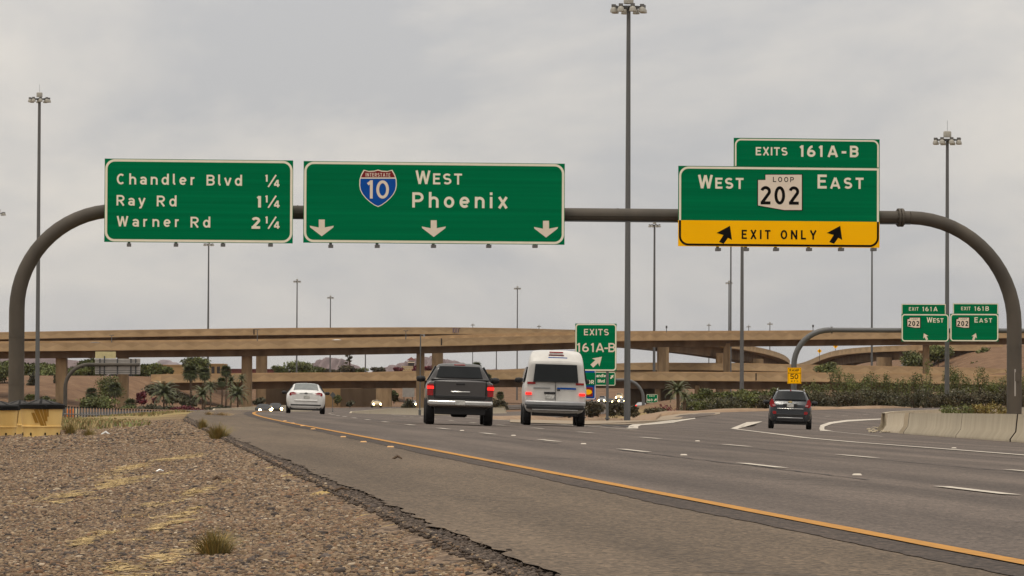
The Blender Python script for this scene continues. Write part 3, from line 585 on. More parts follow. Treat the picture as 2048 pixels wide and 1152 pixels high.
# ================================================================ HIGHWAY LETTERING (stroke alphabet, drawn as ribbons)
def arc(cx, cy, rx, ry, a0, a1, n=12):
    return [(cx + rx * math.cos(R(a0 + (a1 - a0) * k / n)), cy + ry * math.sin(R(a0 + (a1 - a0) * k / n))) for k in range(n + 1)]
def glyph(ch, t):
    """(strokes, width) at cap height 1 for stroke width t"""
    h = t / 2; b, T = h, 1 - h; xh = 0.74; X = xh - h
    def rr(w): return h, w - h
    if ch == 'A':
        w = .92; return [[(h * .9, 0), (w / 2 - .012, 1 - .02)], [(w - h * .9, 0), (w / 2 + .012, 1 - .02)], [(.2, .28), (w - .2, .28)]], w
    if ch == 'B':
        w = .76; l, r = rr(w); m_ = .52
        return [[(l, 0), (l, 1)], [(l, T)] + arc(w * .55, (T + m_) / 2, r - w * .55 - .02, (T - m_) / 2, 90, -90) + [(l, m_)], [(l, m_)] + arc(w * .55, (b + m_) / 2, r - w * .55, (m_ - b) / 2, 90, -90) + [(l, b)]], w
    if ch == 'C':
        w = .78; return [arc(w / 2, .5, w / 2 - h, .5 - h, 48, 312, 20)], w
    if ch == 'D':
        w = .77; l, r = rr(w); return [[(l, 0), (l, 1)], [(l, T)] + arc(w * .45, .5, r - w * .45, .5 - h, 90, -90, 16) + [(l, b)]], w
    if ch == 'E':
        w = .66; return [[(h, 0), (h, 1)], [(h, T), (w, T)], [(h, .52), (w * .88, .52)], [(h, b), (w, b)]], w
    if ch == 'H':
        w = .78; l, r = rr(w); return [[(l, 0), (l, 1)], [(r, 0), (r, 1)], [(l, .52), (r, .52)]], w
    if ch == 'I': return [[(h, 0), (h, 1)]], t
    if ch == 'L':
        w = .64; return [[(h, 0), (h, 1)], [(h, b), (w, b)]], w
    if ch == 'M':
        w = .9; l, r = rr(w); return [[(l, 0), (l, 1)], [(r, 0), (r, 1)], [(l, .97), (w / 2, .12)], [(r, .97), (w / 2, .12)]], w
    if ch == 'N':
        w = .8; l, r = rr(w); return [[(l, 0), (l, 1)], [(r, 0), (r, 1)], [(l, .96), (r, .04)]], w
    if ch == 'O':
        w = .82; return [arc(w / 2, .5, w / 2 - h, .5 - h, 0, 360, 28)], w
    if ch == 'P':
        w = .74; l, r = rr(w); return [[(l, 0), (l, 1)], [(l, T)] + arc(w * .52, (T + .44) / 2, r - w * .52, (T - .44) / 2, 90, -90) + [(l, .44)]], w
    if ch == 'R':
        w = .77; l, r = rr(w); return [[(l, 0), (l, 1)], [(l, T)] + arc(w * .52, (T + .47) / 2, r - w * .52 - .02, (T - .47) / 2, 90, -90) + [(l, .47)], [(w * .45, .47), (w - h * 1.05, 0)]], w
    if ch == 'S':
        w = .76; r2 = (T - .5) / 2; r1 = (.5 - b) / 2
        return [arc(w / 2, .5 + r2, w / 2 - h - .01, r2, 32, 270, 16) + arc(w / 2, .5 - r1, w / 2 - h, r1, 90, -148, 16)[1:]], w
    if ch == 'T':
        w = .72; return [[(w / 2, 0), (w / 2, 1)], [(0, T), (w, T)]], w
    if ch == 'W':
        w = 1.08; return [[(h * .9, 1), (w * .28, .02)], [(w * .28, .02), (w / 2, .97)], [(w / 2, .97), (w * .72, .02)], [(w * .72, .02), (w - h * .9, 1)]], w
    if ch == 'X':
        w = .8; return [[(h * 1.1, 0), (w - h * 1.1, 1)], [(h * 1.1, 1), (w - h * 1.1, 0)]], w
    if ch == 'Y':
        w = .86; return [[(h, 1), (w / 2, .42)], [(w - h, 1), (w / 2, .42)], [(w / 2, .45), (w / 2, 0)]], w
    if ch == '0':
        w = .74; return [arc(w / 2, .5, w / 2 - h, .5 - h, 0, 360, 28)], w
    if ch == '1':
        w = .30; return [[(w - h, 0), (w - h, 1)], [(w - h, .93), (.01, .78)]], w
    if ch == '2':
        w = .73; return [arc(w / 2, 1 - .29, w / 2 - h, .29 - h, 165, -25, 14) + [(h * 1.1, b)], [(0, b), (w, b)]], w
    if ch == '4':
        w = .8; return [[(w * .7, 0), (w * .7, 1)], [(w * .66, .97), (.07, .30)], [(.03, .28), (w, .28)]], w
    if ch == '5':
        w = .73; return [[(w - .06, T), (.15, T), (.11, .52)], [(.11, .52)] + arc(w / 2 - .02, .325, w / 2 - h + .02, .325 - h, 125, -150, 16)], w
    if ch == '6':
        w = .73; return [arc(w / 2, .31, w / 2 - h, .31 - h, 0, 360, 22), [(h, .33)] + arc(w / 2 + .12, .34, w / 2 + .12 - h, T - .34, 175, 92, 10)], w
    if ch == '-':
        return [[(0, .42), (.4, .42)]], .4
    if ch == '/':
        return [[(0, -.04), (.62, 1.04)]], .62
    if ch == 'a':
        w = .60; r = w - h; return [arc(w / 2 - .02, .47, r - w / 2 + .02, X - .47, 155, 0, 10) + [(r, 0)], arc(w / 2 - .02, .235, w / 2 - h - .01, .235 - h, 0, 360, 20)], w
    if ch == 'c':
        w = .6; return [arc(w / 2, xh / 2, w / 2 - h, xh / 2 - h, 48, 312, 16)], w
    if ch == 'd':
        w = .66; return [[(w - h, 0), (w - h, 1.03)], arc(w / 2 - .02, xh / 2, w / 2 - h - .01, xh / 2 - h, 0, 360, 22)], w
    if ch == 'e':
        w = .66; return [[(h, xh / 2)] + [(w - h, xh / 2)], arc(w / 2, xh / 2, w / 2 - h, xh / 2 - h, 0, 318, 20)], w
    if ch == 'h':
        w = .64; r = w - h; return [[(h, 0), (h, 1.03)], arc(w / 2, X - .21, w / 2 - h, .21, 180, 0, 12) + [(r, 0)]], w
    if ch == 'i': return [[(h, 0), (h, xh)], [(h, .86), (h, 1.04)]], t
    if ch == 'l': return [[(h, 1.03), (h, b + .04)], [(h, b + .01), (t * 1.35, b + .01)]], t * 1.4
    if ch == 'n':
        w = .64; r = w - h; return [[(h, 0), (h, xh)], arc(w / 2, X - .21, w / 2 - h, .21, 180, 0, 12) + [(r, 0)]], w
    if ch == 'o':
        w = .68; return [arc(w / 2, xh / 2, w / 2 - h, xh / 2 - h, 0, 360, 24)], w
    if ch == 'r':
        w = .46; return [[(h, 0), (h, xh)], arc(w / 2 + .05, X - .2, w / 2 + .05 - h, .2, 180, 68, 8)], w
    if ch == 'v':
        w = .68; return [[(h * .9, xh), (w / 2 - .01, .02)], [(w - h * .9, xh), (w / 2 + .01, .02)]], w
    if ch == 'x':
        w = .68; return [[(h * 1.1, 0), (w - h * 1.1, xh)], [(h * 1.1, xh), (w - h * 1.1, 0)]], w
    if ch == 'y':
        w = .68; return [[(h * .9, xh), (w / 2 - .01, .03)], [(w - h * .9, xh), (w / 2 - .02, .0), (w * .34, -.17), (w * .14, -.2)]], w
    return [], .45
class Decal:
    """flat shapes on a sign face; each one sits a hair in front of the last so no two faces share a plane"""
    def __init__(s, y0=-0.003): s.mb = MB(); s.y = y0
    def step(s): s.y -= 0.0002
    def ribbon(s, pts, w):
        P = [Vector(p) for p in pts]; n = len(P); closed = n > 3 and (P[0] - P[-1]).length < 1e-5; vs = []
        for i in range(n):
            if closed and i in (0, n - 1): d0 = (P[-1] - P[-2]).normalized(); d1 = (P[1] - P[0]).normalized()
            else:
                d0 = (P[i] - P[i - 1]).normalized() if i else (P[1] - P[0]).normalized()
                d1 = (P[i + 1] - P[i]).normalized() if i < n - 1 else d0
            t_ = (d0 + d1); t_ = t_.normalized() if t_.length > 1e-6 else d0
            nr = Vector((-t_.y, t_.x)); k = 1 / max(0.35, nr.dot(Vector((-d0.y, d0.x))))
            for sg in (1, -1): q = P[i] + nr * (w / 2 * k * sg); vs.append((q.x, s.y, q.y))
        s.mb.add(vs, [(2 * i, 2 * i + 1, 2 * i + 3, 2 * i + 2) for i in range(n - 1)]); s.step()
    def poly(s, pts):
        a = sum(p[0] * q[1] - q[0] * p[1] for p, q in zip(pts, pts[1:] + pts[:1]))
        pts = pts if a > 0 else pts[::-1]
        s.mb.add([(x, s.y, z) for x, z in pts], [tuple(range(len(pts)))]); s.step()
    def text(s, txt, x0, x1, z0, cap, t=0.19, small=None, ws=1.0):
        """txt fitted between x0 and x1 on baseline z0; small: cap-height factor of the letters after the first of each word"""
        gl = []; first = True
        for ch in txt:
            k = cap * (small if (small and not first and ch.isalpha()) else 1); tt = t * (1.08 if k != cap else 1)
            st, w = glyph(ch, tt); gl.append((ch, st, w * k * ws, k, tt)); first = ch == ' '
        tot = sum(g[2] for g in gl); gap = (x1 - x0 - tot) / max(1, len(gl) - 1); x = x0
        for ch, st, w, k, tt in gl:
            for q in st: s.ribbon([(x + a * k * ws, z0 + c * k) for a, c in q], tt * k)
            x += w + gap
    def build(s, name, mt, parent): return s.mb.build(name, mt, parent)
def rrect(x0, x1, z0, z1, r, n=8):
    o = []
    for cx, cz, a in ((x1 - r, z1 - r, 0), (x0 + r, z1 - r, 90), (x0 + r, z0 + r, 180), (x1 - r, z0 + r, 270)): o += arc(cx, cz, r, r, a, a + 90, n)
    return o
class Plane:
    """an upright sign plane through a point, turned rz; local x along the face, z up from the origin"""
    def __init__(s, px, py, Y, rz=0.0, through=None):
        s.o = at(px, py, Y) if through is None else through(px, py); s.rz = rz
        s.ax = Vector((math.cos(rz), math.sin(rz), 0)); s.nr = Vector((-math.sin(rz), math.cos(rz), 0))
    def loc(s, px, py):
        d = ray(px, py); k = (s.o - Vector((0, 0, CZ))).dot(s.nr) / d.dot(s.nr); p = Vector((0, 0, CZ)) + d * k - s.o
        return p.dot(s.ax), p.z
def sign_parts(root, pl, rect, border='cream', panel='green', r=0.28, bw=0.075, inset=0.05, edges='tblr', square=True):
    """rect in photo pixels (x0, ytop, x1, ybottom) averaged to a true rectangle"""
    x0, z1 = pl.loc(rect[0], rect[1]); x1, z0 = pl.loc(rect[2], rect[3])
    b = MB(); b.box(((x0 + x1) / 2, 0.03, (z0 + z1) / 2), (x1 - x0, 0.06, z1 - z0)); b.build('panel', M[panel], root)
    d = Decal(-0.002); rr_ = rrect(x0 + inset, x1 - inset, z0 + inset, z1 - inset, r); d.ribbon(rr_ + [rr_[0]], bw)
    d.build('border', M[border], root)
    return x0, x1, z0, z1
def brackets(root, pl, pxs, py, size=(9, 6), ybk=0.0):
    for px in pxs:
        x0, z1 = pl.loc(px - size[0] / 2, py); x1, z0 = pl.loc(px + size[0] / 2, py + size[1])
        b = MB(); b.box(((x0 + x1) / 2, 0.0, (z0 + z1) / 2 - 0.003), (x1 - x0, 0.34, z1 - z0))
        b.box(((x0 + x1) / 2, 0.11, z1 + 0.6), ((x1 - x0) * 0.6, 0.09, 1.2))
        b.build('bracket', M['ballast'], root)
def tline(d, pl, txt, xa, ya, xb, cap_px, t=0.19, small=None, ws=1.0):
    """text from photo pixel (xa, baseline ya) to xb, cap height in pixels"""
    x0, z0 = pl.loc(xa, ya); x1, _ = pl.loc(xb, ya); _, z1 = pl.loc(xa, ya - cap_px)
    d.text(txt, x0, x1, z0, z1 - z0, t, small, ws)
def fraction(d, pl, xa, xb, ybase, cap_px):
    w = xb - xa
    tline(d, pl, '1', xa, ybase - cap_px * 0.44, xa + w * .22, cap_px * .58, .24)
    x0, z0 = pl.loc(xa + w * .17, ybase); x1, z1 = pl.loc(xa + w * .66, ybase - cap_px); d.ribbon([(x0, z0), (x1, z1)], (z1 - z0) * .13)
    tline(d, pl, '4', xa + w * .52, ybase, xb, cap_px * .60, .22)
def px_poly(d, pl, pts): d.poly([pl.loc(*p) for p in pts])
def down_arrow(d, pl, cx, yt, yb):
    w = 24; hgt = yb - yt; ym = yt + hgt * .43
    d.poly([pl.loc(*p) for p in [(cx - 6, yt), (cx + 6, yt), (cx + 6, ym + 1.5), (cx + w, ym - 2), (cx + w - 1, ym + 1.5), (cx, yb), (cx - w + 1, ym + 1.5), (cx - w, ym - 2), (cx - 6, ym + 1.5)]])
def up_arrow(d, pl, cx, cy, L_, ang):
    """arrow of pixel length L_, turned ang degrees clockwise from straight up"""
    base = [(-.15, -.5), (.15, -.5), (.15, .0), (.40, -.10), (.0, .52), (-.40, -.10), (-.15, .0)]; a = R(ang); o = []
    for x, y in base: o.append(pl.loc(cx + L_ * (x * math.cos(a) + y * math.sin(a)), cy - L_ * (-x * math.sin(a) + y * math.cos(a))))
    d.poly(o)
def state_shield(root, pl, x0, y0, x1, y1, tnum=.165):
    """pale state-outline marker with its black outline, LOOP over the number"""
    w, h = x1 - x0, y1 - y0
    outl = [(x0 + w * .17, y0), (x1, y0), (x1, y1), (x0 + w * .60, y1), (x0, y0 + h * .87), (x0, y0 + h * .15), (x0 + w * .17, y0 + h * .15)]
    cx, cy = (x0 + x1) / 2, (y0 + y1) / 2; k = 1 + 3.6 / w
    d = Decal(-0.008); d.poly([pl.loc(cx + (a - cx) * k, cy + (c - cy) * k) for a, c in outl]); s = d.build('route_shield', M['black'], root)
    d = Decal(-0.010); px_poly(d, pl, outl); d.build('shield_face', M['pinkish'], s)
    d = Decal(-0.012); tline(d, pl, 'LOOP', x0 + w * .34, y0 + h * .205, x0 + w * .82, h * .145, .16)
    tline(d, pl, '202', x0 + w * .06, y0 + h * .84, x0 + w * .93, h * .52, tnum, None, .74); d.build('number', M['black'], s)

# ---------------------------------------------------------------- the big sign bridge over the carriageway
GY = 127.4
def gpt(px, py):
    d = ray(px, py); nr = Vector((-ST, CT, 0)); return Vector((0, 0, CZ)) + d * (GY / d.dot(nr))
g = gpt(1024, 600); root = empty('sign_gantry', (g.x, g.y, 0), TH, 'brown steel pipe arch spanning the near carriageway with three large green signs', 'sign gantry')
GP = Plane(0, 0, 0, TH, through=lambda a, b: Vector((g.x, g.y, 0)))
def gl(px, py): return GP.loc(px, py)
zb = (gl(597, 422)[1] + gl(1240, 428.5)[1] + gl(1790, 434)[1]) / 3 - 0.0
xl, xr = gl(32.5, 640)[0], gl(2037, 660)[0]; BY = 0.62     # the pipe runs behind the sign faces
Rl = 3.25
left = [(xl, BY, -0.9), (xl, BY, zb - Rl)] + [(xl + Rl - Rl * math.cos(R(a)), BY, zb - Rl + Rl * math.sin(R(a))) for a in range(6, 91, 6)]
xcol = gl(1808, 433)[0]; Rr = 3.55
right = [(xr - Rr + Rr * math.sin(R(a)), BY, zb - Rr + Rr * math.cos(R(a))) for a in range(0, 91, 6)] + [(xr, BY, zb - Rr - .4), (xr, BY, -1.2)]
b = MB(); b.tube(left, [0.255] * 2 + [0.25 - 0.028 * k / 14 for k in range(len(left) - 2)], 20); b.build('column', M['steel'], root, smooth='auto')
b = MB(); b.tube(right, [0.222 + 0.028 * min(1, k / 15) for k in range(len(right))], 20); b.build('column', M['steel'], root, smooth='auto')
b = MB(); b.tube([(xl + Rl + .01, BY, zb), (xr - Rr - .01, BY, zb)], 0.221, 20)
b.box(((xl + xr) / 2, BY - 0.225, zb - 0.02), (xr - xl - Rl - Rr - 0.6, 0.03, 0.05)); b.build('beam', M['steel'], root, smooth='auto')
for px in (1808,):
    x = gl(px, 433)[0]; b = MB()
    for dx in (-.05, .05): b.tube([(x + dx - .035, BY, zb), (x + dx + .035, BY, zb)], 0.31, 20)
    for k in range(12): b.tube([(x - .12, BY + .27 * math.cos(k * .5236), zb + .27 * math.sin(k * .5236)), (x + .12, BY + .27 * math.cos(k * .5236), zb + .27 * math.sin(k * .5236))], 0.022, 6)
    b.build('flange', M['steel'], root, smooth='auto')
b = MB(); b.box((xr - 0.03, BY - 0.256, 1.1), (0.05, 0.006, 0.9)); b.build('number_strip', M['alu'], root)
for xx, zz_, rr_ in ((xl, 2.45, .262), (xl, .9, .262), (xr, 2.3, .258)):
    b = MB(); b.tube([(xx, BY, zz_ - .02), (xx, BY, zz_ + .02)], rr_, 20); b.build('weld_band', M['steel'], root, smooth='auto')
for xx in (xl + Rl + .06, (gl(1240, 430)[0]), gl(597, 422)[0]):
    b = MB(); b.tube([(xx - .02, BY, zb), (xx + .02, BY, zb)], .232, 20); b.build('weld_band', M['steel'], root, smooth='auto')
b = MB(); b.tube([(xl + Rl, BY - .12, zb - .215), (xr - Rr, BY - .12, zb - .215)], .025, 6); b.build('conduit', M['galv'], root)
b = MB(); b.box((xr + 0.05, BY - 0.26, 1.3), (0.16, 0.02, 0.3)); b.build('hand_hole_cover', M['steel'], root)

# --- left sign: distances
pl = GP
s = empty('distance_sign', (g.x, g.y, 0), TH, 'wide green overhead sign listing three street names with their distances in miles', 'road sign')
sign_parts(s, pl, (209.5, 317, 585.5, 486.8), inset=.055)
d = Decal()
tline(d, pl, 'Chandler', 233.5, 368.6, 391, 21.5, .168); tline(d, pl, 'Blvd', 413, 371, 484, 21.5, .168); fraction(d, pl, 531, 563, 374, 24)
tline(d, pl, 'Ray', 233, 411, 291, 21, .168); tline(d, pl, 'Rd', 313.5, 412.6, 353, 21.5, .168); tline(d, pl, '1', 515, 415, 523, 23, .25); fraction(d, pl, 531, 563, 415.5, 24)
tline(d, pl, 'Warner', 233.5, 453, 359.5, 21, .168); tline(d, pl, 'Rd', 381, 455, 420.5, 21.5, .168); tline(d, pl, '2', 503, 457.5, 523, 23.5, .22); fraction(d, pl, 531, 563, 457.5, 24)
d.build('legend', M['cream'], s); brackets(s, pl, (258, 352, 446, 541), 487)
# --- middle sign: interstate
s = empty('guide_sign', (g.x, g.y, 0), TH, 'widest green overhead sign, red and blue interstate shield and three down arrows', 'road sign')
sign_parts(s, pl, (607.5, 322, 1129, 489.5), inset=.055)
d = Decal(); tline(d, pl, 'WEST', 831, 368.3, 924, 27.5, .165, .80); tline(d, pl, 'Phoenix', 824.5, 415, 1016, 30.5, .172)
d.build('legend', M['cream'], s)
for cx, yt in ((643.5, 439), (867.5, 440.5), (1092, 441.5)):
    d = Decal(); down_arrow(d, pl, cx, yt, yt + 33.5); d.build('arrow', M['pinkish'], s)
def shield_poly(cx, yt, w, h, k=1.0):
    o = [(-.38, 0), (-.25, .035), (-.1, .025), (0, -.005), (.1, .025), (.25, .035), (.38, 0), (.45, .12), (.495, .26), (.5, .42), (.48, .54), (.42, .66), (.33, .77), (.22, .87), (.1, .955), (0, 1.0), (-.1, .955), (-.22, .87), (-.33, .77), (-.42, .66), (-.48, .54), (-.5, .42), (-.495, .26), (-.45, .12)]
    return [(cx + x * w * k, yt + h / 2 + (y - .5) * h * k) for x, y in o]
d = Decal(-0.008); px_poly(d, pl, shield_poly(756, 339.5, 75, 74.5)); sh = d.build('route_shield', M['cream'], s)
P_ = shield_poly(756, 339.5, 75, 74.5, .95); low = [(x, max(y, 357.3)) for x, y in P_ if y > 348]; hi = [(x, y) for x, y in P_ if y <= 354]
d = Decal(-0.010); xs_l = 756 - 35.0; px_poly(d, pl, [(756 - 34.6, 357.3)] + [p for p in P_ if p[1] > 358 and p[0] < 756][::-1] + [p for p in P_ if p[1] > 358 and p[0] >= 756][::-1] + [(756 + 34.6, 357.3)]); d.build('shield_field', M['blue'], sh)
d = Decal(-0.010); top = sorted([p for p in P_ if p[1] < 352], key=lambda p: p[0]); px_poly(d, pl, [(756 - 34.0, 354.9)] + top + [(756 + 34.0, 354.9)]); d.build('shield_crown', M['red'], sh)
d = Decal(-0.012); tline(d, pl, 'INTERSTATE', 731.5, 353.2, 780.5, 7.4, .14, None, .66); tline(d, pl, '10', 735, 397, 777.5, 36.5, .155, None, .92); d.build('number', M['pinkish'], sh)
brackets(s, pl, (661.5, 754.5, 867, 977.5, 1070), 489.5)
# --- right sign: exit only
s = empty('exit_sign', (g.x, g.y, 0), TH, 'tall green overhead sign with an exit tab on top and a yellow band below', 'road sign')
x0, z1 = pl.loc(1357, 331.5); x1, z0 = pl.loc(1759, 495.5); _, zy = pl.loc(1500, 441.5)
b = MB(); b.box(((x0 + x1) / 2, .03, (zy + z1) / 2), (x1 - x0, .06, z1 - zy)); b.build('panel', M['green'], s)
b = MB(); b.box(((x0 + x1) / 2, .03, (z0 + zy) / 2), (x1 - x0, .06, zy - z0)); b.build('exit_only_panel', M['yellow'], s)
ins = .055; rc = .28
d = Decal(-.004); d.ribbon([(x0 + ins, zy)] + arc(x0 + ins + rc, z1 - ins - rc, rc, rc, 180, 90, 8) + [(x1 - ins, z1 - ins), (x1 - ins, zy)], .07); d.build('border', M['cream'], s)
d = Decal(-.004); d.ribbon([(x0 + ins, zy)] + arc(x0 + ins + rc, z0 + ins + rc, rc, rc, 180, 270, 8) + arc(x1 - ins - rc, z0 + ins + rc, rc, rc, 270, 360, 8) + [(x1 - ins, zy)], .07); d.build('border', M['black'], s)
tx0, tz1 = pl.loc(1468, 275.5)
b = MB(); b.box(((tx0 + x1) / 2, .03, (z1 + tz1) / 2 + .002), (x1 - tx0, .06, tz1 - z1 - .004)); b.build('exit_tab', M['green'], s)
d = Decal(-.004); d.ribbon([(tx0 + ins, z1 + .01)] + arc(tx0 + ins + .18, tz1 - ins - .18, .18, .18, 180, 90, 8) + arc(x1 - ins - .18, tz1 - ins - .18, .18, .18, 90, 0, 8) + [(x1 - ins, z1 + .01)], .055); d.build('border', M['cream'], s)
d = Decal(); tline(d, pl, 'EXITS', 1511.5, 310.5, 1575, 16.5, .185); tline(d, pl, '161', 1600, 313.5, 1645, 23, .2); tline(d, pl, 'A-B', 1655, 314, 1717, 23, .2)
tline(d, pl, 'WEST', 1396, 377, 1487, 27.5, .18, .80); tline(d, pl, 'EAST', 1635, 377, 1727, 28, .18, .80); d.build('legend', M['cream'], s)
state_shield(s, pl, 1516, 349.5, 1603.5, 420)
d = Decal(); tline(d, pl, 'EXIT', 1483.5, 478, 1541, 18.5, .185, None, .85); tline(d, pl, 'ONLY', 1561.5, 478.5, 1633, 18.5, .185, None, .85); d.build('exit_only_legend', M['black'], s)
for cx in (1449.5, 1670):
    d = Decal(); P_ = [(1433, 466), (1460, 451.5), (1464, 480), (1456, 475.5), (1447.5, 487.5), (1438, 484), (1447, 470)]; px_poly(d, pl, [(x + cx - 1449.5, y + .0) for x, y in P_]); d.build('arrow', M['black'], s)
brackets(s, pl, (1436, 1492, 1552, 1618, 1682, 1747), 496)

# ---------------------------------------------------------------- gore sign EXITS 161 A-B
def posts(root, pl, pxs, ytop, wid=.12, mt='galv', rows=None):
    for px in pxs:
        x, z1 = pl.loc(px, ytop); p = pl.o + pl.ax * x; zg = gz(p.x, p.y) - pl.o.z
        b = MB(); b.box((x, .12, (z1 + zg - .3) / 2), (wid, wid, z1 - zg + .3)); b.box((x, .12, zg + .17), (wid * 1.8, wid * 1.8, .1)); b.build('post', M[mt], root)
pl = Plane(1192, 700, 236); s = empty('exit_number_sign', pl.o, 0, 'green gore sign with an up-slanting arrow on twin posts beside the tallest light pole', 'road sign')
sign_parts(s, pl, (1150.5, 647, 1233, 742), r=.17, bw=.075, inset=.05)
d = Decal(); tline(d, pl, 'EXITS', 1168, 670.5, 1217.5, 12.6, .17); tline(d, pl, '161', 1154.5, 704, 1187.5, 18, .165); tline(d, pl, 'A-B', 1191.5, 704, 1230.5, 18, .165)
d.build('legend', M['pinkish'], s)
d = Decal(); up_arrow(d, pl, 1193.5, 723, 27, 47); d.build('arrow', M['pinkish'], s); posts(s, pl, (1167.5, 1215), 742, .16)
# ---------------------------------------------------------------- ramp speed sign
pl = Plane(1588, 750, 262); s = empty('speed_sign', pl.o, 0, 'yellow advisory ramp speed sign above the dark car', 'road sign')
x0, x1, z0, z1 = sign_parts(s, pl, (1575, 735, 1602.5, 767.5), border='black', panel='yellow', r=.05, bw=.022, inset=.035)
d = Decal(); tline(d, pl, 'RAMP', 1579, 743, 1598.5, 5, .17); tline(d, pl, '50', 1580.5, 758, 1596.5, 10, .15); tline(d, pl, 'MPH', 1582, 763.7, 1596, 3, .17)
_, zz_ = pl.loc(1588, 746.2); d.ribbon([(x0 + .03, zz_), (x1 - .03, zz_)], .03); d.build('legend', M['black'], s); posts(s, pl, (1588,), 767, .09)

# ---------------------------------------------------------------- second gantry with the two exit signs
Y2 = 325; o2 = at(1800, 660, Y2); pl = Plane(1800, 660, Y2)
s = empty('sign_gantry', o2, 0, 'slim grey pipe gantry with one curved post carrying the twin exit signs', 'sign gantry')
zb2 = pl.loc(1700, 660)[1]; xl2 = pl.loc(1588.5, 700)[0]; R2 = pl.loc(1660, 660)[0] - xl2; xr2 = pl.loc(2090, 660)[0]
zg = gz(o2.x + xl2, Y2) - o2.z
path = [(xl2, .4, zg - .3), (xl2, .4, zb2 - R2)] + [(xl2 + R2 - R2 * math.cos(R(a)), .4, zb2 - R2 + R2 * math.sin(R(a))) for a in range(9, 91, 9)]
b = MB(); b.tube(path, 0.235, 16); b.build('column', M['galv'], s, smooth='auto')
path = [(xr2 + R2 * .9 * math.sin(R(a)), .4, zb2 - R2 * .9 * (1 - math.cos(R(a)))) for a in range(-0, 91, 9)]; xe = path[0][0]
zg2 = gz(o2.x + path[-1][0], Y2) - o2.z; path.append((path[-1][0], .4, zg2 - .3)); b = MB(); b.tube(path, 0.235, 16); b.build('column', M['galv'], s, smooth='auto')
b = MB(); b.tube([(xl2 + R2 + .01, .4, zb2), (xr2 - .01, .4, zb2)], 0.2, 16); b.build('beam', M['galv'], s, smooth='auto')
x = pl.loc(1664, 660)[0]; b = MB(); b.tube([(x - .08, .4, zb2), (x + .08, .4, zb2)], 0.29, 16); b.build('flange', M['galv'], s, smooth='auto')
for (rx, tab, e, ltr, txt, (tx0_, tx1_), sx, acx, ang, lab) in (
    ((1803, 628, 1897.5, 683.5), (1803, 607.5, 1891.5), (1818, 1838), 'A', 'WEST', (1853.5, 1887), 1815, 1851, -27, 'green exit sign for the west ramp, arrow slanting left'),
    ((1900.5, 627.5, 1997, 683), (1906, 606.5, 1996.5), (1922.5, 1942), 'B', 'EAST', (1949, 1984), 1913, 1949, 22, 'green exit sign for the east ramp, arrow slanting right')):
    s2 = empty('exit_sign', o2, 0, lab.replace('slanting left', 'tilted towards the west').replace('slanting right', 'tilted towards the east'), 'road sign', 'twin exit signs on the slim gantry')
    a, c, e0, f = sign_parts(s2, pl, rx, r=.22, bw=.09, inset=.06)
    t0, zt = pl.loc(tab[0], tab[1]); t1, _ = pl.loc(tab[2], tab[1])
    b = MB(); b.box(((t0 + t1) / 2, .03, (f + zt) / 2 + .003), (t1 - t0, .06, zt - f - .006)); b.build('exit_tab', M['green'], s2)
    d = Decal(-.004); d.ribbon([(t0 + .04, f + .02), (t0 + .04, zt - .04), (t1 - .04, zt - .04), (t1 - .04, f + .02)], .06); d.build('border', M['cream'], s2)
    yb = 621.2 if ltr == 'A' else 620.3
    d = Decal(); tline(d, pl, 'EXIT', e[0], yb, e[1] - 1.0, 6.8, .15, None, .9); tline(d, pl, '161', e[1] + 7, yb + 1.2, e[1] + 25, 8.8, .17); tline(d, pl, ltr, e[1] + 29, yb + 1.2, e[1] + 37, 8.8, .17)
    tline(d, pl, txt, tx0_, 645, tx1_, 10.4, .165, .82); d.build('legend', M['cream'], s2)
    state_shield(s2, pl, sx, 635.5, sx + 25, 655.3, .19)
    d = Decal(); up_arrow(d, pl, acx, 673.3, 14.5, ang); d.build('arrow', M['pinkish'], s2)

# ---------------------------------------------------------------- signs beyond the gore
pl = Plane(1208, 757, 420); o = pl.o
s = empty('street_sign', o, 0, 'smaller green street name sign with an arrow, partly behind the gore sign', 'road sign')
sign_parts(s, pl, (1160, 743.5, 1231, 771.5), r=.15, bw=.07, inset=.05)
d = Decal(); tline(d, pl, 'Chandler', 1183, 754.3, 1215, 6.2, .2); tline(d, pl, 'Blvd', 1195.5, 765, 1209.5, 6.2, .2); d.build('legend', M['cream'], s)
d = Decal(); up_arrow(d, pl, 1224, 753.5, 9.5, 38); d.build('arrow', M['cream'], s)
s = empty('sign_gantry', o, 0, 'thin curved pipe gantry with the street name sign, behind the tallest light pole', 'sign gantry')
xr_ = pl.loc(1287, 790)[0]; zt = pl.loc(1240, 760)[1]; Rr_ = pl.loc(1287, 790)[0] - pl.loc(1249, 790)[0]; zg = gz(o.x + xr_, 420) - o.z
path = [(xr_ - Rr_ - 8.0, .4, zt)] + [(xr_ - Rr_ + Rr_ * math.sin(R(a)), .4, zt - Rr_ * (1 - math.cos(R(a)))) for a in range(0, 91, 9)] + [(xr_, .4, zg - .4)]
b = MB(); b.tube(path, .17, 12); b.build('column', M['galv'], s, smooth='auto')
pl = Plane(1170, 750, 300); s = empty('logo_sign', pl.o, 0, 'blue motorist services sign with a red and yellow square logo, behind the white van', 'road sign')
sign_parts(s, pl, (1131, 701, 1191.5, 799), border='pinkish', panel='blue', r=.15, bw=.06, inset=.05)
b = MB(); x0, z1 = pl.loc(1134, 745); x1, z0 = pl.loc(1190.5, 770.5); b.box(((x0 + x1) / 2, -.02, (z0 + z1) / 2), (x1 - x0, .03, z1 - z0)); b.build('destination_panel', M['green'], s)
d = Decal(-.05); tline(d, pl, 'OUTDOOR', 1142, 767.5, 1188, 7.5, .2); d.build('legend', M['cream'], s)
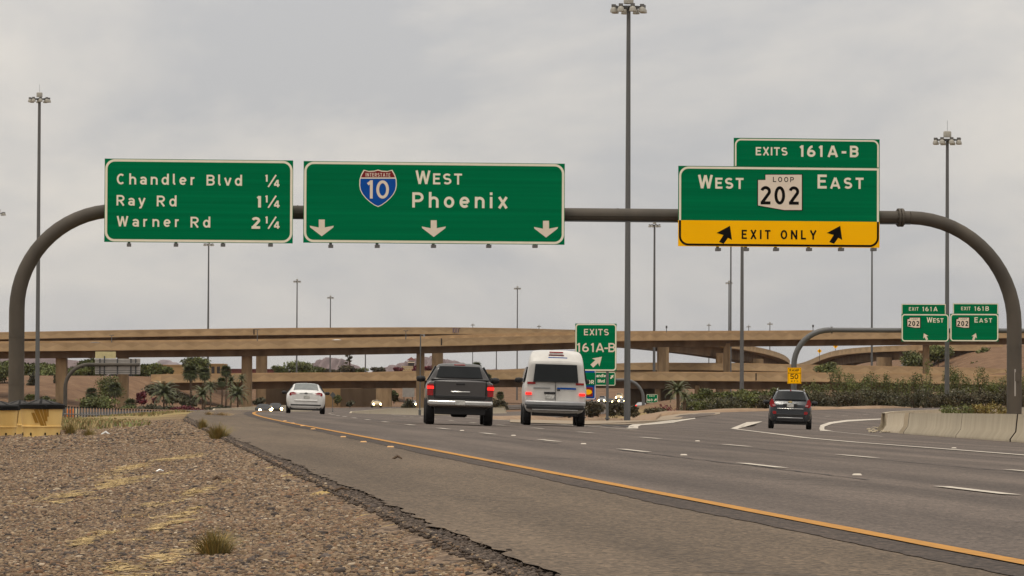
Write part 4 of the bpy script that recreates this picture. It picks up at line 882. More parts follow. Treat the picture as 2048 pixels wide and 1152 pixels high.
b = MB(); x0, z1 = pl.loc(1165, 774.5); x1, z0 = pl.loc(1185.5, 793); b.box(((x0 + x1) / 2, -.015, (z0 + z1) / 2), (x1 - x0, .03, z1 - z0)); lg = b.build('logo', M['red'], s)
d = Decal(-.036); cx, cz = pl.loc(1175.5, 784); d.poly(arc(cx, cz, .33, .2, 0, 345, 20)); d.build('logo_oval', M['yellow'], lg)
posts(s, pl, (1140, 1184), 799, .14)
pl = Plane(1304, 797, 600); s = empty('exit_number_sign', pl.o, 0, 'tiny far green exit sign on a short post under the low bridge', 'road sign')
sign_parts(s, pl, (1293, 788.5, 1315.5, 806), r=.1, bw=.05, inset=.04)
d = Decal(); tline(d, pl, 'EXIT', 1299, 793.5, 1309.5, 3, .2); tline(d, pl, '160', 1294.5, 802.5, 1305, 5, .2); d.build('legend', M['cream'], s)
d = Decal(); up_arrow(d, pl, 1311, 799.5, 6.5, 45); d.build('arrow', M['cream'], s); posts(s, pl, (1304,), 806, .14)
pl = Plane(665.5, 790, 560); s = empty('warning_sign', pl.o, R(45) * 0, 'grey back of a diamond warning sign beside the white sedan', 'road sign')
d = MB(); w = pl.loc(671.5, 790)[0]; d.prism([(0, w * 1.05), (w, 0), (0, -w * 1.05), (-w, 0)], -.02, .02); d.build('panel', M['darkpole'], s); posts(s, pl, (665.5,), 795, .09)
pl = Plane(818, 785, 740); s = empty('blank_sign', pl.o, 0, 'pale blank back of a wide sign on two posts under the low bridge', 'road sign')
x0, z1 = pl.loc(805, 776); x1, z0 = pl.loc(829, 794); b = MB(); b.box(((x0 + x1) / 2, 0, (z0 + z1) / 2), (x1 - x0, .06, z1 - z0)); b.build('panel', M['alu'], s); posts(s, pl, (808, 825), 794, .14)
# back of the cantilever sign for oncoming traffic
pl = Plane(200, 740, 410); o = pl.o; s = empty('cantilever_gantry', o, 0, 'brown cantilever pipe holding a sign seen from the back, behind the yellow barrels', 'sign gantry')
zt = pl.loc(220, 729.5)[1]; xl_ = pl.loc(131, 780)[0]; Rr_ = pl.loc(178, 760)[0] - xl_; zg = gz(o.x + xl_, 410) - o.z
path = [(xl_, -.25, zg - .4), (xl_, -.25, zt - Rr_)] + [(xl_ + Rr_ - Rr_ * math.cos(R(a)), -.25, zt - Rr_ + Rr_ * math.sin(R(a))) for a in range(9, 91, 9)] + [(pl.loc(280, 729)[0], -.25, zt)]
b = MB(); b.tube(path, [.2] * (len(path) - 1) + [.16], 14); b.build('column', M['steel'], s, smooth='auto')
s = empty('guide_sign', o, 0, 'ribbed grey back of a sign on the cantilever pipe, pale yellow tab above it', 'road sign')
x0, z1 = pl.loc(190, 717); x1, z0 = pl.loc(280.5, 748.5); b = MB(); b.box(((x0 + x1) / 2, .05, (z0 + z1) / 2), (x1 - x0, .06, z1 - z0)); b.build('panel', M['alu'], s)
x0, z1 = pl.loc(190.5, 703); x1, z0 = pl.loc(231.5, 716.7); b = MB(); b.box(((x0 + x1) / 2, .05, (z0 + z1) / 2), (x1 - x0, .06, z1 - z0)); b.build('tab_panel', mat('pale_tab', (0.55, 0.47, 0.24), rough=.6), s)
for px in (200, 209, 235, 262, 271.5):
    x, z1 = pl.loc(px, 712 if px == 209 else 717.5); _, z0 = pl.loc(px, 748); b = MB(); b.box((x, -.03, (z0 + z1) / 2), (.13, .1, z1 - z0)); b.build('rib', M['darkpole'], s)
for py in (721.5, 726, 741, 745): 
    xa, z_ = pl.loc(191, py); xb, _ = pl.loc(280, py); b = MB(); b.box(((xa + xb) / 2, .012, z_), (xb - xa, .02, .045)); b.build('rail', M['darkpole'], s)
# ================================================================ BRIDGES
def smooth_path(pts, n=10):
    P = [at(*p) for p in pts]; o = []
    for i in range(len(P) - 1):
        p0, p1, p2, p3 = P[max(i - 1, 0)], P[i], P[i + 1], P[min(i + 2, len(P) - 1)]
        for k in range(n):
            t = k / n
            o.append(0.5 * ((2 * p1) + (p2 - p0) * t + (2 * p0 - 5 * p1 + 4 * p2 - p3) * t * t + (3 * p1 - p0 - 3 * p2 + p3) * t ** 3))
    return o + [P[-1]]
def sweep(path, prof, uvp=None):
    """closed cross-section prof of (n, z): n runs away from the viewer's side"""
    rings = []; us = []; L_ = 0
    for i, p in enumerate(path):
        if i: L_ += (p - path[i - 1]).length
        t = path[min(i + 1, len(path) - 1)] - path[max(i - 1, 0)]; t.z = 0; t.normalize(); nr = Vector((-t.y, t.x, 0))
        if callable(prof): pr = prof(L_)
        else: pr = prof
        rings.append([p + nr * a + Vector((0, 0, z)) for a, z in pr]); us.append(L_)
    b = MB(); b.loft(rings)
    if uvp: b.uv = [(us[i], v) for i in range(len(path)) for v in uvp]
    return b
def bridge(name, label, pts, W, par, gird, tilt=0.0, piers=(), inset=2.4, group='concrete overpasses', joints=(), lip=.16):
    path = smooth_path(pts); root = empty(name, (path[0].x, path[0].y, 0), 0, label, 'bridge', group)
    root.location = (0, 0, 0)
    b = sweep(path, [(0, 0), (.28, 0), (.28, -par), (0, -par)], (1, 1, 0, 0)); b.build('parapet', M['parapet'], root)
    q = [p + Vector((0, 0, tilt)) for p in path]
    b = sweep(q, [(W - .28, 0), (W, 0), (W, -par), (W - .28, -par)], (1, 1, 0, 0)); b.build('parapet', M['parapet'], root)
    b = sweep(path, [(-.10, -par - .002), (W + .1, -par - .002 + tilt), (W + .1, -par - lip - .1 + tilt), (-.10, -par - lip)]); b.build('deck', M['tan'], root)
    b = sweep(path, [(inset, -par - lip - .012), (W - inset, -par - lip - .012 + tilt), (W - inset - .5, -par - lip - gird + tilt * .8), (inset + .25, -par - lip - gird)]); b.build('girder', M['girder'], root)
    pxs = [proj(p)[0] for p in path]
    def at_px(px):
        for i in range(len(path) - 1):
            if (pxs[i] - px) * (pxs[i + 1] - px) <= 0 and pxs[i] != pxs[i + 1]: return path[i].lerp(path[i + 1], (px - pxs[i]) / (pxs[i + 1] - pxs[i])), (path[i + 1] - path[i])
        return path[-1], path[-1] - path[-2]
    for pr in piers:
        x0, x1 = pr[0], pr[1]; mt = pr[2] if len(pr) > 2 else 'pier'; dn = pr[3] if len(pr) > 3 else W / 2
        p, t = at_px((x0 + x1) / 2); s = F_PX / p.y; w = (x1 - x0) / s; a = math.atan2(t.y, t.x); nr = Vector((-math.sin(a), math.cos(a), 0))
        c = p + nr * dn; zt = p.z - par - lip - gird - .006 + tilt * .3; c = Vector((at((x0 + x1) / 2, 700, c.y).x, c.y, 0)); zb_ = gz(c.x, c.y) - 1.2
        b = MB(); b.box((c.x, c.y, (zt + zb_) / 2 + .3), (w, min(w * 1.3, 3.2), zt - zb_ + .6), None)
        for sx in (-1, 1): b.box((c.x + sx * w * .30, c.y - min(w * 1.3, 3.2) / 2 - .06, (zt + zb_) / 2), (w * .16, .12, zt - zb_))
        b.build('pier', M[mt], root)
    for px in joints:
        p, t = at_px(px); b = MB(); b.box((p.x, p.y - .09, p.z - par * .5), (.22, .05, par)); b.build('expansion_joint', M['joint'], root)
    return root, at_px
# near flyover, right across the view
A, Aat = bridge('flyover_bridge', 'tan concrete flyover nearest the viewer, running level across the whole view on tall piers', [(-160, 689, 690), (0, 687, 695), (250, 684.8, 700), (512, 682.3, 704), (860, 677, 712), (1030, 673, 722), (1150, 670, 734), (1240, 667.5, 744), (1330, 666.3, 754), (1480, 665.6, 768), (1640, 664.8, 780), (1800, 663.6, 792), (2000, 662.6, 804), (2200, 661.8, 816)], 11.0, 1.28, 1.28, .5,
       [(113, 134), (236, 257), (484, 504), (833, 849), (1447, 1460), (1846, 1858)], joints=(883,))
# upper flyover that curls away behind the first
B, Bat = bridge('flyover_bridge', 'upper tan flyover with graffiti, curling down and away behind the level flyover', [(-160, 669, 790), (0, 666, 795), (250, 661.5, 800), (512, 658, 806), (700, 656.5, 812), (860, 656, 818), (1000, 656.7, 826), (1150, 659.5, 838), (1240, 663.5, 848), (1310, 667.5, 858), (1400, 677, 876), (1480, 688, 900), (1530, 697.5, 930), (1560, 706.5, 970), (1574, 714, 1020), (1580, 721, 1090)], 11.0, 1.15, 2.1, .3,
       [(513, 534), (864, 886), (1085, 1106), (1314.5, 1337.5), (1432, 1448), (1505, 1526)], joints=(508, 1150))
gp_, gt_ = Bat(905); b = MB()
d = Decal(0); z0 = gp_.z - 1.0
for k in range(5):
    x = gp_.x - 1.25 + k * .52; zz_ = z0 + random.uniform(0, .1); d.ribbon([(x, zz_), (x + .05, zz_ + .85), (x + .3, zz_ + .8), (x + .26, zz_ + .1), (x + .45, zz_ - .05 + (k == 4) * -.3)], .12)
g1 = d.build('graffiti', M['graffiti'], B); g1.location = (0, gp_.y - .05, 0)
d = Decal(0)
for k in range(6): x = gp_.x - 1.5 + k * .55; d.ribbon([(x, z0 + .1), (x + .12, z0 + .98), (x + .42, z0 + .95)], .16)
g2 = d.build('graffiti', M['graffiti_dark'], B); g2.location = (0, gp_.y - .03, 0)
# low bridge in front of the far one
Fb, Fat = bridge('overpass_bridge', 'low tan overpass with a zigzag parapet, spanning the carriageways', [(322, 751, 772), (400, 750, 774), (480, 749, 776), (560, 747.5, 778), (760, 746.4, 780), (860, 745.8, 770), (1000, 743.5, 758), (1240, 745, 740), (1480, 746.2, 722), (1640, 747.4, 712), (1800, 749.5, 702), (2000, 753, 690), (2200, 757, 680)], 12.0, 1.35, 1.5, .25,
       [(1390, 1411), (1310, 1322), (1560, 1580)], joints=(1512,))
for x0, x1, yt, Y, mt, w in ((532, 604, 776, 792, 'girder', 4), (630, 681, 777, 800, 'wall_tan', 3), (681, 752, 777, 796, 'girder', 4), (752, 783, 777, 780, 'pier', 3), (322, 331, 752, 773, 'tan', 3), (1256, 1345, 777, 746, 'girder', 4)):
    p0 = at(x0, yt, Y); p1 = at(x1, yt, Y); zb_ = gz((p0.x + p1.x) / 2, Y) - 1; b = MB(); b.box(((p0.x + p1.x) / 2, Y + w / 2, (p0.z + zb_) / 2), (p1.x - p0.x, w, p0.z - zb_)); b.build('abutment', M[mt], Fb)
E, Eat = bridge('overpass_bridge', 'far low overpass whose zigzag parapet shows above the nearer low bridge', [(640, 750.5, 930), (700, 746.5, 925), (780, 742.8, 918), (880, 741, 910), (1000, 739, 900), (1120, 733, 893), (1240, 726.6, 888), (1360, 726.4, 884), (1480, 727.2, 880), (1600, 730, 878), (1800, 733.5, 876), (2000, 737.5, 874), (2200, 741, 872)], 11.0, 1.45, 1.25, .2,
       [(1279, 1288), (1436, 1447)])
b = MB(); pth = [p + Vector((0, .35, -1.63)) for p in (Eat(px)[0] for px in range(1447, 2180, 40))]; b = sweep(pth, [(0, 0), (.5, 0), (.5, -4), (0, -4)]); b.build('retaining_wall', M['pier'], E)
D, Dat = bridge('ramp_bridge', 'curved ramp bridge climbing behind the twin exit signs', [(1586, 729, 1120), (1604, 725.5, 1080), (1622, 719, 1045), (1646, 708.5, 1010), (1674, 700.5, 985), (1720, 695, 965), (1780, 691.7, 950), (1850, 690, 940), (1960, 690, 930)], 10.5, 1.25, 2.0, .4,
       [(1754, 1783), (1632, 1643)])
p0, p1 = at(1821, 692, 941), at(1850, 692, 941); b = MB(); b.box(((p0.x + p1.x) / 2, 946, p0.z - 4), (p1.x - p0.x, 9, 8.2)); b.build('abutment', M['tan'], D)

# ================================================================ HIGH-MAST LIGHTS
def make_mast():
    root = empty('high_mast_light')
    b = MB(); b.tube([(0, 0, 0), (0, 0, .25), (0, 0, .5), (0, 0, .75), (0, 0, 1)], [1, .9, .8, .7, .6], 14); b.build('pole', M['galv'], root, smooth=True)
    b = MB(); b.lathe([(0, -.1), (.30, -.1), (.30, .28), (.26, .34), (0, .34)], (0, 0, .35), 16); b.build('top_cap', M['lamp'], root, smooth='auto')
    b = MB(); b.lathe([(.13, -.05), (.30, -.05), (.30, .12), (.13, .12)], (0, 0, .0), 14)
    for k in range(8): a = k * math.pi / 4; b.box((.52 * math.cos(a), .52 * math.sin(a), .04), (.55, .07, .07), Matrix.Rotation(a, 3, 'Z'))
    for k in range(12):
        a = k * math.pi / 6; b.box((.80 * math.cos(a), .80 * math.sin(a), .04), (.05, .43, .06), Matrix.Rotation(a, 3, 'Z'))
    b.build('lamp_ring', M['darkpole'], root)
    b = MB(); b.tube([(0, 0, .69), (0, 0, 1.5)], .012, 5); b.build('lightning_rod', M['darkpole'], root)
    for k in range(8):
        a = (k + .3) * math.pi / 4; b = MB(); b.lathe([(.08, .02), (.14, -.02), (.20, -.14), (.215, -.3), (.19, -.31), (.0, -.29)], (0, 0, 0), 14)
        o = b.build('luminaire', M['lamp'], root, smooth='auto'); o.location = (.93 * math.cos(a), .93 * math.sin(a), 0)
        b = MB(); b.box((0, 0, .10), (.26, .2, .15)); b.build('ballast_box', M['ballast'], o)
    return root
masts = [  # photo x at the top and the foot, top y, distance, head width px, foot width px, lean note, label
    (1260, 1254.5, 16, 237, 76, 13.2, 'tallest nearest light mast, its bell lamps cut by the top of the view'),
    (80, 74.5, 199, 350, 46, 9.5, 'grey light mast rising behind the yellow barrels and the pipe arch'),
    (1895, 1894, 281, 330, 61, 10, 'grey light mast passing behind the twin exit signs'),
    (416.5, 415.5, 489, 860, 22, 4.6, 'thin light mast whose lamps touch the bottom edge of the distance sign'),
    (593.5, 593, 563, 940, 16, 3.6, 'thin light mast standing behind the white sedan'),
    (660, 660, 595.5, 1000, 14, 3.2, 'thin light mast between the hill and the white sedan'),
    (1036, 1034, 577, 960, 15, 3.2, 'thin light mast rising above the white van'),
    (1309, 1308, 451, 850, 26, 6.0, 'light mast whose lamps show just under the sign bridge pipe'),
    (1457, 1457.5, 566, 945, 15, 4.0, 'thin light mast below the exit only band with its lamps in the open sky'),
    (1460.5, 1461, 420, 860, 24, 4.2, 'thin light mast with its lamps hidden behind the exit only sign, behind its shorter twin'),
    (1484.5, 1483.5, 380, 430, 36, 8.6, 'thick light mast standing in the flowering bushes beside the dark car'),
    (1744, 1743.5, 470, 900, 20, 4.8, 'thin light mast dropping from the corner of the exit only sign'),
    (945, 945, 650, 1500, 8.5, 2.0, 'tiny far light mast near the graffiti on the upper flyover'),
    (1077.5, 1077.5, 653, 1550, 9, 2.0, 'tiny far light mast above the white van roof'),
    (1417.5, 1417.5, 650.5, 1500, 9.5, 2.4, 'tiny far light mast over the flyover, nearest the thin mast pair'),
    (1497, 1497, 653.5, 1550, 9.5, 2.2, 'tiny lower far light mast over the flyover beside the thick mast'),
    (1539.5, 1539.5, 648, 1480, 12, 2.6, 'tiny broad far light mast over the flyover near the slim gantry'),
    (992.5, 992.5, 664, 1300, 9, 2.6, 'thin far light mast seen under the flyover beside the palm'),
    (730.5, 730.5, 703, 900, 8, 3.6, 'short grey pole between the two hills under the flyover'),
    (-6, -6, 427, 640, 30, 6, 'light mast mostly out of view, one lamp poking in beside the pipe arch')]
proto = None
for (xt, xb, yt, Y, hp, pw, lab) in masts:
    root = make_mast() if proto is None else copy_tree(proto); proto = proto or root
    tp = at(xt, yt, Y); bx = at(xb, 780, Y).x; zg = gz(bx, Y) - .2; s = F_PX / Y
    root.location = (bx, Y, zg); tag(root, lab, 'light mast', 'high mast lights'); hgt = tp.z - zg; k = hp / 2.28 / s
    for ch in root.children:
        st = ch.name.split('.')[0]
        if st == 'pole': ch.scale = (pw / s / 2, pw / s / 2, hgt); ch.rotation_euler = (0, 0, 0)
        elif st == 'luminaire':
            a0 = Vector((ch.location.x, ch.location.y, 0)).normalized() * .93; ch.location = Vector((a0.x * k, a0.y * k, hgt + .02)); ch.scale = (k, k, k)
        else: ch.location = (0, 0, hgt); ch.scale = (k, k, k)
# small posts with cameras and lamps
def small_post(px, yt, yb, Y, lab, w=3, arm=0, grp=None, cat='post'):
    t, bt = at(px, yt, Y), at(px, yb, Y); s = F_PX / Y; root = empty('camera_post', (bt.x, Y, bt.z), 0, lab, cat, grp)
    b = MB(); b.tube([(0, 0, 0), (0, 0, t.z - bt.z)], [w / s / 2, w / s / 2.6], 8); b.build('pole', M['galv'], root)
    b = MB(); b.box((arm / s, 0, t.z - bt.z - 2 / s), (3.4 / s, 3 / s, 5 / s)); b.box((arm / s / 2, 0, t.z - bt.z - .4 / s), (abs(arm) / s + 1.5 / s, 1 / s, .9 / s)); b.build('camera', M['darkpole'] if not arm else M['silver'], root)
    return root
root = small_post(841, 669, 700, 256, 'slim camera post standing in front of the flyover pier above the dark pickup', 2.8, 7, cat='camera post')
b = MB(); p = at(839.5, 835, 256); o = root.location
b.tube([Vector((p.x, 256, gz(p.x, 256) - .3)) - o, Vector((p.x, 256, p.z + .5)) - o, Vector((p.x, 256, p.z + .52)) - o, Vector((0, 0, 0))], [.085, .085, .04, .035], 10); b.build('shaft', M['galv'], root)
small_post(1333, 652, 665, 740, 'tiny camera post on the flyover parapet beside the tallest mast', 1.6, grp='camera posts on the flyover', cat='camera post')
small_post(1626, 650, 664, 757, 'tiny camera post on the flyover parapet above the slim gantry bend', 1.6, grp='camera posts on the flyover', cat='camera post')
for px, yt, yb, lab in ((213, 669, 685, 'small light post on the flyover deck over the ribbed sign back'), (508, 657, 680, 'small light post on the flyover deck beside the upper deck joint'), (809, 660, 675, 'small light post on the flyover deck near the slim camera post')):
    Y = 701; t, bt = at(px, yt, Y), at(px, yb + 2, Y); root = empty('street_lamp', (bt.x, Y + 9, bt.z), 0, lab, 'lamp post', 'light posts on the flyover deck')
    b = MB(); b.tube([(0, 0, 0), (0, 0, t.z - bt.z)], [.09, .06], 8); b.build('pole', M['galv'], root)
    b = MB(); b.box((-.25, 0, t.z - bt.z), (.35, .2, .12)); b.box((.25, 0, t.z - bt.z), (.35, .2, .12)); b.build('lamp_head', M['ballast'], root)
for px, py, lab in ((1639, 702, 'small yellow diamond curve sign on the ramp parapet, lower of the pair'), (1671, 692.5, 'small yellow diamond curve sign on the ramp parapet, higher of the pair')):
    p = at(px, py, 1000); root = empty('warning_sign', p, 0, lab, 'road sign', 'curve signs on the ramp')
    b = MB(); b.prism([(0, .62), (.62, 0), (0, -.62), (-.62, 0)], -.03, .03); b.build('panel', M['yellow'], root)
    d = Decal(-.05); d.ribbon([(-.12, .28), (.14, .05), (-.06, -.28)], .16); d.build('symbol', M['black'], root)
    b = MB(); b.box((0, .06, -1.5), (.12, .08, 2.2)); b.build('post', M['darkpole'], root)

# ================================================================ NEAR FURNITURE: barrier, barrels, fence, markers
root = empty('concrete_barrier', (0, 0, 0), 0, 'pale concrete safety barrier bending round the ramp nose behind the dark car', 'barrier')
JP = [(-.30, 0), (-.30, .08), (-.14, .30), (-.085, .82), (.085, .82), (.14, .30), (.30, .08), (.30, 0)]
def fl(px, py):
    p = hit(px, py); return Vector((p.x, p.y, p.z))
fp = [fl(2300, 907), fl(2150, 893), fl(2048, 884.5), fl(1930, 876), fl(1840, 869.5), fl(1822, 868)]
nose = [fl(1814, 867.3), fl(1800, 866), fl(1786, 864.3), fl(1779, 862.8)]
bk = []
for px, yt, Y in ((1770, 824.5, 0), (1790, 822.6, 188), (1830, 820.6, 194), (1900, 818.2, 202), (1980, 816.4, 212), (2048, 815.2, 222), (2200, 814, 235)):
    if Y == 0: continue
    p = at(px, yt, Y); bk.append(Vector((p.x, Y, p.z - .82)))
n3 = nose[-1]; tip = n3.lerp(bk[0], .25) + Vector((-.35, 0, 0)); tip2 = n3.lerp(bk[0], .65) + Vector((-.25, 0, 0))
seg3 = [fl(1776, 862.2), tip, tip2] + bk
def dense(P, k=6): return [P[i].lerp(P[i + 1], j / k) for i in range(len(P) - 1) for j in range(k)] + [P[-1]]
for nm, P_, mt in (('barrier_wall', fp, 'barrier'), ('end_section', nose, 'barrier_new'), ('barrier_wall', seg3, 'barrier')):
    b = sweep(dense(P_), JP); b.build(nm, M[mt], root, smooth='auto')
for px, py in ((1823, 868.1), (1930, 876.0), (2040, 884.0)):
    p = fl(px, py); q = fl(px + 6, py + .5); d_ = (q - p).normalized() * .03; b = sweep([p - d_, p + d_], [(x * 1.03, z * 1.012) for x, z in JP]); b.build('joint', M['joint'], root)
# soil between the legs of the barrier
vs = []; a = [p + Vector((.25, .3, .40)) for p in dense(nose + []) ] ; fa = dense([n3, nose[0], fp[-1], fp[3], fp[2], fp[1], fp[0]], 8); ba = dense([tip2] + bk, 8)
m_ = min(len(fa), len(ba)); ia = np.linspace(0, len(fa) - 1, 40).astype(int); ib = np.linspace(0, len(ba) - 1, 40).astype(int)
for i, j in zip(ia, ib):
    for t in np.linspace(0, 1, 7): p = fa[i].lerp(ba[j], t); vs.append((p.x, p.y, p.z + .04 + .05 * math.sin(math.pi * t)))
tag(np_mesh('median_soil', np.array(vs), np.array([(r * 7 + k, r * 7 + k + 1, (r + 1) * 7 + k + 1, (r + 1) * 7 + k) for r in range(39) for k in range(6)]), bpy.data.materials['verge_soil'], smooth=True), kind='structure')
# rubble at the barrier nose
b = MB(); p = hit(1755, 862)
for k in range(46):
    q = hit(random.uniform(1736, 1782), 0 or random.uniform(855, 866)); r_ = random.uniform(.03, .10)
    b.add([(q.x + x * r_ * random.uniform(.7, 1.5), q.y + y * r_, q.z + max(0, z + .4) * r_ * .8) for x, y, z in ICO], [tuple(f) for f in ICF])
tag(b.build('rubble', M['barrier']), 'broken concrete crumbs lying at the barrier nose', 'rubble', kind='stuff')

def make_barrel():
    root = empty('crash_barrel')
    b = MB(); b.lathe([(0, 0), (.385, 0), (.385, .03), (.400, .205), (.425, .21), (.425, .23), (.405, .235), (.445, .60), (.468, .60), (0, .60)], n=40); b.build('drum', M['plastic_yellow'], root, smooth='auto')
    b = MB(); b.lathe([(0, .585), (.487, .585), (.487, .672), (.45, .685), (0, .80)], n=40); ld = b.build('lid', M['plastic_black'], root, smooth='auto')
    b = MB()
    for k in range(10):
        a = k * math.pi / 5; p0, p1 = .10, .45
        vs = [(r * math.cos(a + s * wv), r * math.sin(a + s * wv), z) for r, z, wv in ((p0, .782, .12), (p1 - .03, .700, .24)) for s in (-1, 1)]
        b.add(vs, [(0, 1, 3, 2)])
    b.build('lid_panel', M['lid_grey'], ld)
    b = MB()
    for k in range(8): a = k * math.pi / 4 + .25; b.box((.392 * math.cos(a), .392 * math.sin(a), .06), (.03, .03, .06), Matrix.Rotation(a, 3, 'Z'))
    b.build('drain_hole', M['plastic_black'], root)
    b = MB()                                   # slanted bars of the maker's mark, wrapped on the drum
    def wrap(x, z, k): z = .592 - (.592 - z) * 1.36; rr = .405 + (z - .235) / .365 * .04 + .010 + k * .001; a = -math.pi / 2 + x / rr; return (rr * math.cos(a), rr * math.sin(a), z)
    for k, (xt0, xt1, xb0, xb1, zt, zb_) in enumerate(((-.20, -.13, -.115, -.04, .53, .375), (-.14, -.045, .005, .085, .58, .33), (-.03, .03, .10, .13, .585, .33), (.05, .125, .105, .15, .585, .40), (.14, .175, .145, .175, .585, .47))):
        vs = []; 
        for i in range(9):
            t = i / 8; z = zt + (zb_ - zt) * t; xa, xc = xt0 + (xb0 - xt0) * t, xt1 + (xb1 - xt1) * t
            for j in range(4): vs.append(wrap(xa + (xc - xa) * j / 3, z, k))
        b.add(vs, [(i * 4 + j, i * 4 + j + 1, (i + 1) * 4 + j + 1, (i + 1) * 4 + j) for i in range(8) for j in range(3)])
    b.build('emblem', M['ochre'], root)
    return root
bar = make_barrel()
for i, (px, py, Y, rz, sc, lab) in enumerate(((83, 874, 82, .06, 1.0, 'yellow sand barrel with an ochre slanted emblem, black webbed lid'), (-4, 872, 87, 1.9, 1.02, 'yellow sand barrel with no emblem showing, beside the one with slanted bars'), (40, 868, 90, 2.6, 1.0, 'yellow sand barrel half hidden behind the front pair'), (-60, 872, 86, 2.2, 1.0, 'yellow sand barrel at the edge of the view'))):
    r_ = bar if i == 0 else copy_tree(bar); p = at(px, py, Y); r_.location = (p.x, Y, gz(p.x, Y) + .0); r_.rotation_euler.z = rz; r_.scale = (sc,) * 3; tag(r_, lab, 'crash barrel', 'yellow sand barrels')

# fence across the dip
root = empty('steel_fence', (0, 0, 0), 0, 'low dark picket fence with black caps beyond the dry grass', 'fence'); nP = 50; b = MB(); c = MB(); rl = []
for k in range(nP):
    t = k / (nP - 1); px = 126 + (412 - 126) * t; Y = 300 + 130 * t; yt = 813.8 + (825.8 - 813.8) * t ** 0.9; hh = .72
    p = at(px, yt, Y); b.box((p.x, Y, p.z - hh / 2 - .3), (.12, .1, hh + .6)); c.box((p.x, Y, p.z + .03), (.17, .14, .09)); rl.append(Vector((p.x, Y, p.z - hh * .75)))
b.build('picket', M['galv'], root)['kind'] = 'stuff'; o = c.build('cap', M['plastic_black'], root); o['kind'] = 'stuff'
b = MB(); b.tube(rl, .05, 6); b.build('rail', M['galv'], root)
for k, (px, mt) in enumerate(((135.5, 'orange'), (146, 'orange'), (153, 'barrier_new'))):
    p = at(px, 819, 330); b = MB(); b.lathe([(0, -1), (.25, -1), (.22, .0), (.2, .05), (0, .06)], (0, 0, 0), 14)
    b.lathe([(.253, -.55), (.245, -.35)], (0, 0, 0), 14) if k < 2 else None
    o = b.build('traffic_drum', M[mt], None, smooth='auto'); o.location = p; tag(o, ('orange traffic drum behind the picket fence, nearest the barrels', 'orange traffic drum behind the picket fence, beside the pale one', 'pale traffic drum behind the picket fence')[k], 'traffic drum')
# concrete barriers of the oncoming lanes
root = empty('concrete_barrier', (0, 0, 0), 0, 'long low concrete barrier beyond the dry verge, beside the oncoming headlights', 'barrier')
P_ = []
for px, yt, Y in ((421, 828, 430), (429, 817, 436), (470, 815.5, 455), (520, 812.5, 490), (560, 810.5, 520), (620, 809, 560)): p = at(px, yt, Y); P_.append(Vector((p.x, Y, p.z - .95)))
b = sweep(dense(P_), [(x * 1.2, z * 1.16) for x, z in JP]); b.build('barrier_wall', M['barrier'], root, smooth='auto')
root = empty('concrete_barrier', (0, 0, 0), 0, 'low median barrier with a rounded end between the white sedan and the dark pickup', 'barrier'); P_ = []
for px, yt, Y in ((700.5, 826, 372), (703, 823, 376), (725, 821.5, 392), (755, 819, 415), (782, 816.8, 440), (815, 816.3, 470), (860, 815.5, 500), (1010, 815, 560)): p = at(px, yt, Y); P_.append(Vector((p.x, Y, p.z - .95)))
b = sweep(dense(P_), [(x * 1.2, z * 1.16) for x, z in JP]); b.build('barrier_wall', M['barrier'], root, smooth='auto')

# raised pavement markers
def marker(px, py, mt, lab, grp, k=1.0, Yd=None):
    p = hit(px, py); b = MB(); w, l_, h_ = .055 * k, .05 * k, .018 * k
    b.add([(-w, -l_, 0), (w, -l_, 0), (w, l_, 0), (-w, l_, 0), (-w * .7, -l_ * .5, h_), (w * .7, -l_ * .5, h_), (w * .7, l_ * .5, h_), (-w * .7, l_ * .5, h_)], [(4, 5, 6, 7), (0, 1, 5, 4), (1, 2, 6, 5), (2, 3, 7, 6), (3, 0, 4, 7)])
    o = b.build('pavement_marker', M[mt]); o.location = (p.x, p.y, p.z + .012); tag(o, lab, 'road marker', grp)
M['amber'] = mat('amber_marker', (0.55, 0.30, 0.10), rough=.4)
for px, py in ((781, 896), (727, 885.8), (686.5, 875.5), (626, 859.5), (605, 853), (585.5, 847.5), (570, 843)): marker(px, py, 'amber', 'amber raised marker stuck on the shoulder seam', 'amber shoulder markers', .95)
for px, py in ((1714, 952.3), (1367.5, 912), (1167, 889.5), (1027, 872.5), (924, 862.5), (1908, 897.5), (1395, 883.5)): marker(px, py, 'white_paint', 'white raised marker in the gap between lane dashes', 'white lane markers', .95)
# litter and sticks
for px, py, nm, mt, sz, lab in ((211, 870, 'litter', 'white_car', (.16, .06, .05), 'white scrap of litter on the gravel beside the dry weeds'), (320, 944.5, 'litter', 'white_car', (.075, .04, .018), 'flat white scrap of paper lying on the gravel'), (795, 919, 'stick', 'bark', (.10, .05, .03), 'short dark twig lying on the shoulder'), (684, 983, 'stick', 'bark', (.11, .03, .02), 'dark twig lying by the crumbled asphalt edge'), (434, 961.5, 'stick', 'bark', (.08, .03, .03), 'dark scrap of wood lying on the gravel')):
    p = hit(px, py); b = MB()
    b.tube([(-sz[0] / 2, 0, .0), (0, sz[1] * .4, sz[2]), (sz[0] / 2, -sz[1] * .2, .005)], [sz[2] * .5, sz[2] * .6, sz[2] * .3], 6); o = b.build(nm, M[mt]); o.location = p + Vector((0, 0, .008)); tag(o, lab, nm)
